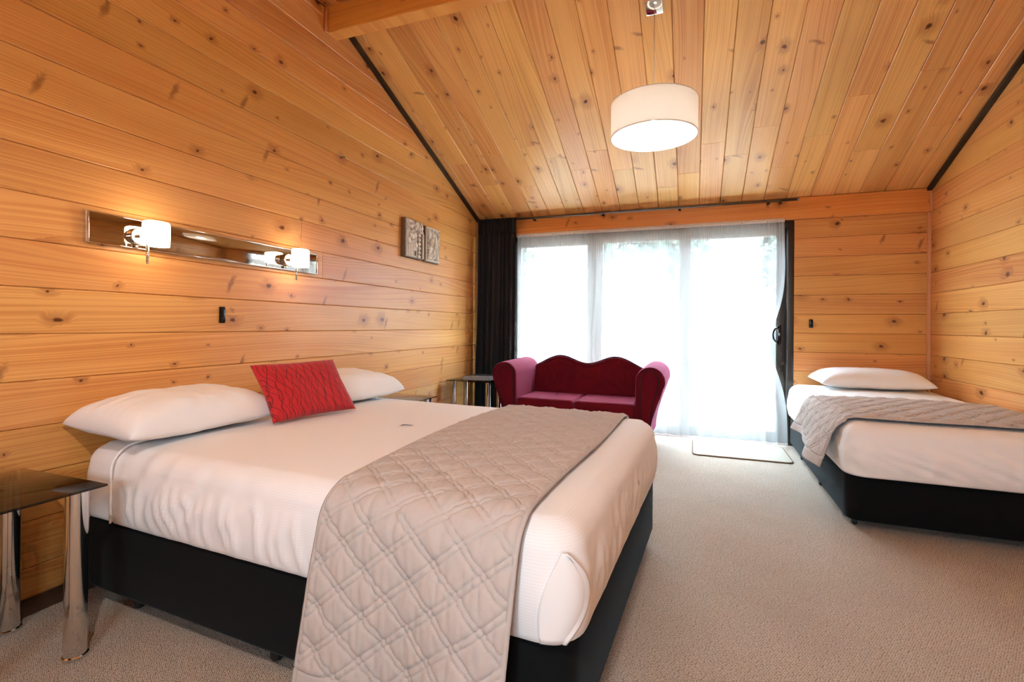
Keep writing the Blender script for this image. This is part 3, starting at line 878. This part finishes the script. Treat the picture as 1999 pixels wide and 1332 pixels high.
# ------------------------------------------------------------------ glass side tables
def side_table(x0, x1, y0, y1, zt, label, legs_in=(.045, .075), r=.031):
    t = empty('side_table', ((x0 + x1) / 2, (y0 + y1) / 2, 0))
    w, d = (x1 - x0) / 2, (y1 - y0) / 2
    box('glass_top', (-w, -d, zt - .008), (w, d, zt), 'smoked_glass', t, .002)
    for sx in (-1, 1):
        for sy in (-1, 1):
            x, y = sx * (w - legs_in[0]), sy * (d - legs_in[1])
            lg = lathe('leg', [(r * .98, .004), (r, .006), (r, zt - .0095), (r * .9, zt - .0085)], 'chrome', t, (x, y, 0), 32)
            lathe('foot_ring', [(r + .002, .0), (r + .004, .002), (r + .004, .010), (r + .0005, .013)], 'chrome', lg, (x, y, 0), 32)
    return tag(t, label, 'side table', 'smoked glass side tables')
side_table(.010, .485, .640, 1.072, .552, 'smoked glass side table with thick chrome legs nearest the viewer', (.050, .062))
side_table(.012, .505, 2.875, 3.300, .552, 'smoked glass side table tucked between the queen bed and the wall art')
side_table(.050, .515, 4.285, 4.720, .552, 'smoked glass side table holding magazines beside the burgundy loveseat', r=.024)

def magazine(name, w, h, t, M4, cover, label):
    r = empty(name); r.matrix_world = M4
    box('pages', (-w / 2 + .002, -h / 2 + .002, .001), (w / 2 - .002, h / 2 - .002, t - .001), 'paper', r)
    box('cover', (-w / 2, -h / 2, t - .0012), (w / 2, h / 2, t), cover, r)
    box('cover', (-w / 2, -h / 2, 0), (w / 2, h / 2, .0012), cover, r)
    box('spine', (-w / 2 - .001, -h / 2, 0), (-w / 2 + .0015, h / 2, t), cover, r)
    return tag(r, label, 'magazine', 'magazines on the side table')
magazine('magazine', .30, .22, .014, pose(.325, 4.50, .05) @ Matrix.Translation((0, 0, .5525)), 'magazine_cover', 'thick grey magazine at the bottom of the pile on the side table')
magazine('magazine', .285, .21, .012, pose(.33, 4.505, -.06) @ Matrix.Translation((0, 0, .567)), 'magazine_cover', 'pale magazine in the middle of the pile on the side table')
magazine('magazine', .21, .15, .010, pose(.34, 4.54, .12) @ Matrix.Translation((0, 0, .5795)), 'magazine_dark', 'small dark booklet on top of the magazine pile')

# ------------------------------------------------------------------ loveseat
sofa = tag(empty('loveseat', (1.335, 4.62, 0), math.radians(-1.5)), 'burgundy loveseat with double humped back and rolled arms before the sheer curtain', 'sofa')
SWD = .80                                  # half width at the arm tops
IN = .545                                  # inner edge of the arms
YF, YB = -.335, .335
def arm_profile():
    """outline in (across, z): inner edge 0, outward +"""
    pts = [(0, .115), (0, .60)]
    cx, cz, r = .122, .628, .122
    for i in range(0, 15):
        a = math.pi * 1.06 - (math.pi * 1.06 + .55) * i / 14
        pts.append((cx + r * math.cos(a), cz + r * math.sin(a)))
    pts += [(.205, .50), (.170, .40), (.140, .30), (.120, .20), (.110, .115)]
    return pts
def make_arm(sg):
    pr = arm_profile(); n = len(pr)
    cxm = sum(p[0] for p in pr) / n; czm = sum(p[1] for p in pr) / n
    ys = [(YF + .02, .90), (YF + .004, .96), (YF, .985), (YF + .006, 1.0), (YF + .03, 1.012), (0, 1.01), (YB - .05, 1.005), (YB, .97)]
    vs, fs = [], []
    for k, (y, s) in enumerate(ys):
        lift = .012 * (y - YF) / (YB - YF)
        for a, z in pr:
            vs.append((sg * (IN + cxm + (a - cxm) * s), y, czm + (z - czm) * (s if z > .2 else 1) + lift))
    for k in range(len(ys) - 1):
        for i in range(n):
            f = (k * n + i, k * n + (i + 1) % n, (k + 1) * n + (i + 1) % n, (k + 1) * n + i); fs.append(f if sg < 0 else f[::-1])
    f = tuple(range(n)); fs.append(f[::-1] if sg < 0 else f)
    f = tuple((len(ys) - 1) * n + i for i in range(n)); fs.append(f if sg < 0 else f[::-1])
    o = mesh_obj('arm', vs, fs, 'sofa', sofa, True); o.data.set_sharp_from_angle(angle=.9)
    # piping: an arch set in from the edge of the arm's front
    pp = []
    for i, (a, z) in enumerate(pr):
        s = .66
        pp.append((sg * (IN + .105 + (a - .105) * s * .95), YF + .014, .60 + (z - .60) * .78 if z > .2 else .13))
    tube('piping', pp, .0045, 'sofa_pipe', o, 8)
for sg in (-1, 1): make_arm(sg)
def back_z(x):
    a = abs(x)
    if a < .28: return .718 + .074 * (1 - math.cos(math.pi * a / .28)) / 2
    return .792 - .125 * (1 - math.cos(math.pi * min(1, (a - .28) / .36))) / 2
nb = 60; vs, fs = [], []
prof = [(.0, 0), (.12, 0), (.35, .01), (.62, .04), (.90, .085), (.965, .098), (.992, .112), (1.0, .13), (.992, .148), (.965, .165), (.9, .172), (.5, .172), (0.0, .172)]
for i in range(nb + 1):
    x = -IN - .02 + 2 * (IN + .02) * i / nb; zt = back_z(x)
    for f, dy in prof:
        vs.append((x, .145 + dy, .20 + (zt - .20) * f))
m = len(prof)
for i in range(nb):
    for j in range(m - 1):
        fs.append((i * m + j, (i + 1) * m + j, (i + 1) * m + j + 1, i * m + j + 1))
    fs.append((i * m + m - 1, (i + 1) * m + m - 1, (i + 1) * m, i * m))
fs.append(tuple(range(m))); fs.append(tuple(nb * m + j for j in range(m))[::-1])
bk = mesh_obj('backrest', vs, fs, 'sofa', sofa, True); bk.data.set_sharp_from_angle(angle=1.0)
tube('piping', [(-IN + 2 * IN * i / 60, .145 + .104, back_z(-IN + 2 * IN * i / 60) - .001) for i in range(61)], .0055, 'sofa_pipe', bk, 8)
def cushion_block(name, x0, x1, y0, y1, z0, z1, r, mat, parent):
    bm = bmesh.new(); bmesh.ops.create_cube(bm, size=1)
    for v in bm.verts: v.co = Vector(((x0 + x1) / 2 + v.co.x * (x1 - x0), (y0 + y1) / 2 + v.co.y * (y1 - y0), (z0 + z1) / 2 + v.co.z * (z1 - z0)))
    bmesh.ops.bevel(bm, geom=bm.edges[:], offset=r, segments=5, affect='EDGES', profile=.55)
    return bm_obj(name, bm, mat, parent, 1.2)
box('seat_frame', (-IN - .03, YF + .03, .115), (IN + .03, .30, .285), 'sofa', sofa, .012)
for sg in (-1, 1):
    a, b = sorted((sg * .002, sg * (IN - .001)))
    cushion_block('seat_cushion', a, b, YF + .01, .165, .287, .425, .035, 'sofa', sofa)
for sx in (-1, 1):
    for y in (YF + .07, YB - .03):
        lathe('leg', [(.012, 0), (.014, .004), (.020, .06), (.026, .112), (.026, .1165)], 'steel', sofa, (sx * (IN + .055), y, 0), 20)

# ------------------------------------------------------------------ wall mirror light
ml = tag(empty('mirror_light', (0, 1.90, 1.482)), 'long mirrored wall light bar with two lit opal shades above the queen bed', 'wall light')
box('mirror_plate', (.006, -.645, -.0625), (.022, .648, .0625), 'mirror', ml, .0015)
box('back_box', (.0005, -.60, -.045), (.006, .60, .045), 'steel', ml)
for zz in (-.0645, .0605): box('edge_trim', (.004, -.645, zz), (.0235, .648, zz + .004), 'chrome', ml, .001)
for yy, s0 in ((-.645, 1), (.648, -1)):
    a, b = sorted((yy - s0 * .001, yy + s0 * .007)); box('end_trim', (.004, a, -.064), (.0245, b, .064), 'chrome', ml, .001)
def opal_shade(yc, zc):
    m = lathe('lamp_mount', [(.034, .0222), (.036, .024), (.036, .052), (.033, .056), (.012, .0565), (.012, .075)], 'chrome', ml, (0, yc - .035, zc - .012), 40, 'X')
    lathe('lamp_screw', [(.006, 0), (.007, .002), (.007, .012), (.004, .015)], 'chrome', m, (.034, yc - .035, zc - .064), 14)
    # opal glass: elliptical, gently barrelled tube open below
    vs, fs = [], []; n = 40
    rings = [(.94, -.052), (.985, -.047), (1.0, -.02), (1.0, .02), (.985, .045), (.94, .052), (.85, .0545), (.3, .055)]
    for s, z in rings:
        for i in range(n):
            a = 2 * math.pi * i / n
            ca, sa_ = math.cos(a), math.sin(a)
            ex = .040 * math.copysign(abs(ca) ** .75, ca) * s; ey = .051 * math.copysign(abs(sa_) ** .75, sa_) * s
            vs.append((.108 + ex, yc + ey, zc + z))
    for j in range(len(rings) - 1):
        for i in range(n): fs.append((j * n + i, j * n + (i + 1) % n, (j + 1) * n + (i + 1) % n, (j + 1) * n + i))
    fs.append(tuple((len(rings) - 1) * n + i for i in range(n))); fs.append(tuple(range(n))[::-1])
    s = mesh_obj('lamp_shade', vs, fs, 'opal', ml, True); s.data.set_sharp_from_angle(angle=.8)
    tube('rod_switch', [(.120, yc - .044, zc - .050), (.120, yc - .044, zc - .135)], .0055, 'chrome', ml, 14)
opal_shade(-.430, -.002); opal_shade(.412, .004)

# switches
def switch(o, label, ax):
    t = empty('light_switch', o)
    if ax == 'x': a, b, c, d = (.0, -.016, -.043), (.008, .016, .043), (.008, -.0125, -.036), (.015, .0125, .036)
    else: a, b, c, d = (-.016, -.008, -.038), (.016, .0, .038), (-.0125, -.014, -.031), (.0125, -.008, .031)
    box('switch_plate', a, b, 'black_plastic', t, .003)
    rk = box('rocker', c, d, 'black_plastic', t, .004)
    return tag(t, label, 'light switch')
switch((.0005, 1.878, 1.136), 'slim black switch on the pine wall below the mirror light', 'x')
switch((3.344, ROOM_D - .0005, 1.134), 'small black switch on the plank wall beside the sliding door', 'y')

# carved wall tiles
def relief_tile(y0, y1, z0, z1, th, label, fn, name='relief_tile'):
    t = empty(name, (.0, (y0 + y1) / 2, (z0 + z1) / 2)); w, h = y1 - y0, z1 - z0
    box('backing', (.001, -w / 2, -h / 2), (th, w / 2, h / 2), 'stone_side', t, .002)
    n = 84; vs, fs, hs = [], [], []
    for i in range(n + 1):
        for j in range(n + 1):
            u, v = i / n, j / n; q = fn(u, v)
            if min(u, v, 1 - u, 1 - v) < .012: q = 0
            vs.append((th + .001 + .022 * q, (u - .5) * w * .995, (v - .5) * h * .995)); hs.append(q)
    for i in range(n):
        for j in range(n):
            a = i * (n + 1) + j; fs.append((a, a + n + 1, a + n + 2, a + 1))
    mesh_obj('carved_face', vs, fs, 'stone', t, True, {'relief': hs})
    return tag(t, label, 'wall art', 'carved wall tiles')
def blob(u, v, cu, cv, ru, rv): return max(0, 1 - ((u - cu) / ru) ** 2 - ((v - cv) / rv) ** 2) ** .5
def seg(u, v, a, b, r):
    p = Vector((u, v)); a = Vector(a); b = Vector(b); t = max(0, min(1, (p - a).dot(b - a) / (b - a).length_squared))
    return max(0, 1 - ((p - a - (b - a) * t).length / r) ** 2) ** .5
def tile_a(u, v):
    h = .42
    if v > .70:
        h = .5 + .35 * math.sin(9 * u + 3 * math.sin(8 * v)) * math.sin(26 * v + 5 * math.sin(7 * u))
        for c in ((.62, .86, .07, .10), (.76, .84, .06, .11), (.90, .86, .06, .10), (.3, .82, .10, .06)): h = max(h, blob(u, v, *c))
        return h
    if .69 > v and u > .62:
        h = .02
        for k in range(6): h = max(h, .85 * blob(u, v, .76, .06 + .115 * k, .095, .062))
        if u > .93: h = .9
        return h
    h = .55
    for a, b, r in (((.16, .04), (.18, .42), .05), ((.30, .04), (.26, .40), .05), ((.46, .05), (.42, .36), .06), ((.54, .30), (.62, .34), .05)): h = max(h, .9 * seg(u, v, a, b, r))
    for c in ((.18, .44, .10, .11), (.36, .56, .15, .10), (.5, .60, .10, .09), (.56, .36, .08, .09), (.24, .58, .07, .09)):
        q = blob(u, v, *c); h = max(h, q * 1.0)
        if 0 < q < .34: h = min(h, .2)
    if .43 < u < .58 and .06 < v < .2: h = .04
    return h
def tile_b(u, v):
    if u < .055 or v < .05 or v > .955: return .9
    if u < .15: return .03 if v < .93 else .6
    a = fbm(u * 4 + 3, v * 4, .5, 2) * 2.2
    h = .52 + .42 * math.sin(15 * u + 5 * math.sin(5 * v + a)) * math.cos(11 * v + 4 * a)
    for c in ((.30, .80, .12, .16), (.36, .36, .13, .12), (.30, .12, .16, .08), (.72, .66, .09, .2), (.85, .16, .1, .1), (.6, .3, .1, .12)): h = max(h, .95 * blob(u, v, *c))
    return max(0, min(1, h))
relief_tile(3.548, 3.838, 1.672, 2.004, .040, 'carved stone relief tile with a beaded column, nearer the mirror light', tile_a)
relief_tile(3.884, 4.150, 1.672, 1.996, .034, 'carved stone relief tile with swirling leaves, nearer the dark curtain', tile_b)

# ------------------------------------------------------------------ pendant lamp
PX, PY = 2.09, 3.10
pend = tag(empty('pendant_lamp', (PX, PY, 0)), 'cream drum pendant lamp hanging from the sloping ceiling', 'pendant lamp')
cz = ceil_z(PY)
cb = box('ceiling_cover', (-.05, -.05, -.03), (.05, .05, .0), 'chrome', pend, .004)
cb.matrix_local = Matrix.Translation((0, 0, cz - .001)) @ Matrix.Rotation(-math.atan(SL), 4, 'X')
tube('cord', [(0, 0, cz - .03), (0, 0, 2.43)], .0022, 'tag', pend, 8)
SR, SZ0, SZ1 = .256, 2.256, 2.462
vs, fs = [], []; n = 72
for r, z in ((SR, SZ0), (SR, SZ1), (SR - .003, SZ1), (SR - .003, SZ0)):
    for i in range(n):
        a = 2 * math.pi * i / n; vs.append((r * math.cos(a), r * math.sin(a), z))
for j in range(4):
    for i in range(n):
        j2, i2 = (j + 1) % 4, (i + 1) % n
        fs.append((j * n + i, j * n + i2, j2 * n + i2, j2 * n + i))
sh = mesh_obj('drum_shade', vs, fs, 'shade', pend, True); sh.data.set_sharp_from_angle(angle=.8)
for z in (SZ0 + .002, SZ1 - .002):
    tube('rim', [((SR - .0015) * math.cos(2 * math.pi * i / 72), (SR - .0015) * math.sin(2 * math.pi * i / 72), z) for i in range(72)], .0028, 'white_cloth', sh, 8, True)
for k in range(3):
    a = 2 * math.pi * k / 3 + .4
    tube('shade_spoke', [(.02 * math.cos(a), .02 * math.sin(a), 2.405), ((SR - .004) * math.cos(a), (SR - .004) * math.sin(a), 2.43)], .002, 'steel', sh, 6)
lathe('bulb_holder', [(.008, 2.435), (.020, 2.432), (.021, 2.375), (.016, 2.370)], 'tag', pend, (0, 0, 0), 24)
bp = [(.012, 2.372), (.014, 2.362), (.022, 2.345), (.0285, 2.325), (.030, 2.308), (.027, 2.292), (.018, 2.281), (.006, 2.2775), (.0, 2.277)]
lathe('bulb', bp, 'bulb', pend, (0, 0, 0), 24, smooth=3)
# unseen copy of the pendant, added near side of the ridge as fill light
fill_pendant = empty('pendant_lamp', (2.09, -.15, 0)); tag(fill_pendant, 'unseen cream drum pendant lamp added behind the viewer as fill light', 'pendant lamp')
for ch in list(pend.children):
    c = ch.copy(); COL.objects.link(c); c.parent = fill_pendant
    if ch.name.startswith('bulb') and 'holder' not in ch.name:
        c.data = ch.data.copy(); c.data.materials[0] = M['bulb_bright']
    if ch.name.startswith('ceiling_cover'): c.matrix_local = Matrix.Translation((0, 0, ceil_z(-.15) - .001)) @ Matrix.Rotation(math.atan(SL2), 4, 'X')
    elif ch.name.startswith('cord'):
        c.data = ch.data.copy()
        for v in c.data.vertices:
            if v.co.z > 2.6: v.co.z = ceil_z(-.15) - .03
    for g in ch.children:
        d = g.copy(); COL.objects.link(d); d.parent = c

# ------------------------------------------------------------------ curtains, rod, mat
RY, RZ = ROOM_D - .085, 2.278
rod = tag(empty('curtain_rod', (0, RY, RZ - .012)), 'grey metal curtain rod along the top of the header plank', 'curtain rod')
tube('rod', [(.04, 0, 0), (3.21, 0, 0)], .0125, 'rod', rod, 16)
lathe('finial', [(.0125, 0), (.015, .001), (.015, .012), (.010, .016)], 'steel', rod, (3.21, 0, 0), 16, 'X')
for x in (.70, 1.45, 2.2, 2.98):
    bxr = box('bracket', (x - .012, -.004, -.024), (x + .012, .052, -.0125), 'rubber', rod, .002)
def wave_cloth(name, mat, npt, nz, fn, parent=None, thick=0):
    vs, fs = [], []
    for k in range(nz + 1):
        for i in range(npt + 1): vs.append(fn(i / npt, k / nz))
    for k in range(nz):
        for i in range(npt):
            a = k * (npt + 1) + i; fs.append((a, a + 1, a + npt + 2, a + npt + 1))
    o = mesh_obj(name, vs, fs, mat, parent, True)
    if thick: o.modifiers.new('thickness', 'SOLIDIFY').thickness = thick
    return o
dc = tag(empty('curtain', (0, ROOM_D - .115, 0)), 'dark charcoal curtain drawn back into the corner by the long wall', 'curtain')
def drape(u, t):
    z = 2.272 - .155 - (2.10) * t
    fl = min(1, .35 + t * .9)
    x = .055 + (u * (.455 + .035 * t)) + .012 * math.sin(u * 40 + 1) * fl + (-.03 * t)
    ph = u * 2 * math.pi * 8.5 + .8 * math.sin(u * 9) + .5 * t
    y = .035 * math.sin(ph) * fl + .010 * math.sin(ph * 2.1 + 1) * fl - .012
    return (x, y, z)
wave_cloth('drape', 'drape', 260, 40, drape, dc, .003)
def head(u, t):
    z = 2.276 - .165 * t
    x = .055 + u * .455 + .012 * math.sin(u * 40 + 1) * .35
    return (x, .012 * math.sin(u * 2 * math.pi * 17) - .016, z)
wave_cloth('pleated_heading', 'drape', 260, 8, head, dc, .003)

shc = tag(empty('sheer_curtain', (0, ROOM_D - .045, 0)), 'white sheer curtain drawn across the glazed door', 'curtain')
def sheer(u, t):
    z = 2.085 - 2.072 * t
    zz = 2.085 - z
    # right edge pulled in at handle height
    xe = 3.113 + .037 * t - .125 * math.exp(-((z - .93) / .36) ** 2)
    x = .50 + (xe - .50) * u
    g = min(1, .25 + t * 3)
    ph = u * 2 * math.pi * 23 + 1.7 * math.sin(u * 13) + .6 * math.sin(t * 2 + u * 30)
    fine = math.exp(-t * 9)
    y = -.014 + (.011 * math.sin(ph) + .006 * math.sin(ph * .43 + 2)) * g + .006 * fine * math.sin(u * 2 * math.pi * 118 + 3 * math.sin(u * 50))
    y -= .012 * t
    y = max(min(y, .006), -.05)
    # keep clear of the pull handle
    if u > .93: y += .022 * (u - .93) / .07 * math.exp(-((z - 1.03) / .4) ** 2)
    x += .006 * math.sin(ph * 1.0 + 1.2) * g
    return (x, y, z)
wave_cloth('sheer_cloth', 'sheer', 560, 60, sheer, shc)
def tape(u, t):
    return (.498 + (3.116 - .498) * u, -.022 + .003 * math.sin(u * 700), 2.104 - .036 * t)
wave_cloth('heading_tape', 'sheer_tape', 420, 2, tape, shc, .0015)
hemp = [sheer(i / 200, 1.0) for i in range(201)]
wave_cloth('hem', 'sheer_tape', 560, 2, lambda u, t: (lambda p: (p[0], p[1] - .0015, p[2] + .022 - .022 * t))(sheer(u, 1.0)), shc)

MX0, MX1, MY0, MY1 = 2.335, 3.095, 4.452, 5.02
dm = tag(empty('door_mat', ((MX0 + MX1) / 2, (MY0 + MY1) / 2, 0)), 'pale carpet mat with brown bound edge in front of the sliding door', 'mat')
P = perim(MX1 - MX0, MY1 - MY0, .05, .06); n = len(P)
vs = [(x, y, .0005) for x, y, a, b_ in P] + [(x, y, .009) for x, y, a, b_ in P] + [(x - a * .006, y - b_ * .006, .011) for x, y, a, b_ in P]
fs = [(j * n + i, j * n + (i + 1) % n, (j + 1) * n + (i + 1) % n, (j + 1) * n + i) for j in range(2) for i in range(n)] + [tuple(2 * n + i for i in range(n)), tuple(range(n))[::-1]]
mesh_obj('pile', vs, fs, 'mat', dm)
tube('bound_edge', [(x, y, .0065) for x, y, a, b_ in P], .0055, 'mat_edge', dm, 8, True)

# ------------------------------------------------------------------ outdoors, seen through the sheers
tag(box('ground_outside', (-8, ROOM_D + .13, -.30), (13, 22, -.16), 'deck'), 'pale paved ground outside', None, None, 'structure')
tag(box('ground_outside', (-6, -16, -.30), (10, FRONT_Y - .13, -.16), 'deck'), 'pale paved ground behind the house', None, None, 'structure')
deck = tag(box('deck', (-2.2, ROOM_D + .13, -.158), (6.2, 7.2, -.09), 'groove'), 'pale timber deck outside the sliding door', None, None, 'structure')
y = ROOM_D + .14
while y < 7.15:
    box('deck_board', (-2.2, y, -.089), (6.2, y + .085, -.065), 'deck', deck); y += .09
fence = tag(empty('fence', (2, 9.1, -.16)), 'grey paling fence beyond the deck', 'fence')
for k in range(2): box('rail', (-5.5, .03, .4 + .8 * k), (6.5, .08, .5 + .8 * k), 'fence', fence)
me0 = None
for k in range(58):
    if me0 is None:
        pb = box('paling', (-.095, -.0, .0), (.095, .028, 1.60), 'fence', fence); me0 = pb.data
    else: pb = link(bpy.data.objects.new('paling', me0), fence)
    pb.location = (-5.6 + .205 * k, 0, .012 * math.sin(k * 5.1))
house = tag(empty('neighbour_house', (1, 14, -.16)), 'white neighbouring house with grey roof beyond the fence', 'house')
box('wall', (-7, 0, 0), (9, 4, 2.75), 'render_wall', house)
rv = [(-7.5, -.5, 2.75), (9.5, -.5, 2.75), (9.5, 4.5, 2.75), (-7.5, 4.5, 2.75), (-6.5, 2, 4.1), (8.5, 2, 4.1)]
mesh_obj('roof', rv, [(0, 1, 5, 4), (1, 2, 5), (2, 3, 4, 5), (3, 0, 4), (3, 2, 1, 0)], 'roof', house)
for x in (-4.2, -.6, 3.4):
    wdo = box('window', (x, -.05, 1.15), (x + 1.5, .02, 2.2), 'alu', house); box('pane', (x + .07, -.06, 1.22), (x + 1.43, -.045, 2.13), 'roof', wdo)
potd = None
pots = [(.75, .95), (1.22, 1.05), (1.53, 1.0), (1.83, .9), (2.02, 1.0), (2.33, .95), (.2, 1.0), (2.85, 1.0)]
wl = tag(box('garden_wall', (-3.0, 7.42, -.16), (6.0, 7.72, .44), 'render_wall', None, .01), 'low white garden wall at the edge of the deck', 'garden wall')
words = ['third from the left of the row', 'fourth from the left of the row', 'fifth from the left of the row', 'sixth from the left of the row', 'seventh from the left of the row', 'second from the right of the row', 'second from the left of the row', 'rightmost of the row']
words = {.2: 'leftmost of the row', .75: 'second from the left of the row', 1.22: 'third from the left of the row', 1.53: 'fourth from the left of the row',
         1.83: 'fourth from the right of the row', 2.02: 'third from the right of the row', 2.33: 'second from the right of the row', 2.85: 'rightmost of the row'}
for x, s in pots:
    pr_ = [(.055 * s, 0), (.060 * s, .002), (.080 * s, .13 * s), (.090 * s, .132 * s), (.092 * s, .165 * s), (.080 * s, .166 * s), (.076 * s, .145 * s), (.0, .142 * s)]
    pt = empty('flower_pot', (x, 7.57, .441))
    lathe('pot', pr_, 'terracotta', pt, (0, 0, 0), 20)
    tag(pt, 'terracotta pot on the low wall outside, ' + words[x], 'flower pot', 'terracotta pots on the garden wall')
def tree(x, y, h, r, seed, label):
    t = empty('tree', (x, y, -.16))
    tube('trunk', [(0, 0, 0), (.05, .02, h * .35), (-.04, .05, h * .7)], lambda s: .14 * (1 - .6 * s), 'bark', t, 10)
    rnd = random.Random(seed); vs, fs = [], []
    for k in range(1500):
        a, b = rnd.uniform(0, 2 * math.pi), rnd.uniform(-1, 1); q = rnd.random() ** .4 * (1 + .25 * noise.noise(Vector((math.cos(a) * 2, math.sin(a) * 2, b * 2 + seed))))
        cxy = math.sqrt(1 - b * b) * r * q
        c = Vector((cxy * math.cos(a), cxy * math.sin(a), h * .72 + b * r * .8 * q))
        d1 = Vector((rnd.uniform(-1, 1), rnd.uniform(-1, 1), rnd.uniform(-1, 1))).normalized() * .13; d2 = d1.orthogonal().normalized() * .06
        i = len(vs); vs += [c - d1, c + d2, c + d1, c - d2]; fs.append((i, i + 1, i + 2, i + 3))
    f = mesh_obj('foliage', vs, fs, 'leaf', t); f['kind'] = 'stuff'
    return tag(t, label, 'tree', 'trees beyond the fence')
tree(-2.6, 11.2, 4.2, 1.25, 1, 'leafy tree beyond the fence, farthest left of the three')
tree(1.5, 11.6, 4.4, 1.3, 2, 'leafy tree beyond the fence, middle of the three')
tree(4.6, 11.4, 3.8, 1.1, 3, 'leafy tree beyond the fence, farthest right of the three')
ver = tag(empty('verandah_frame', (0, 6.9, -.09)), 'timber verandah frame with diagonal braces over the deck', 'verandah')
box('beam', (-2.2, -.05, 2.36), (6.2, .05, 2.58), 'verandah', ver)
for x in (-.55, 4.4):
    box('post', (x - .05, -.05, 0), (x + .05, .05, 2.36), 'verandah', ver)
    for sg in (-1, 1):
        tube('brace', [(x + sg * .03, 0, 1.85), (x + sg * .55, 0, 2.38)], .035, 'verandah', ver, 4)
for k in range(9):
    box('rafter', (-2.0 + k * 1.0, -1.55, 2.50), (-1.95 + k * 1.0, .15, 2.60), 'verandah', ver)
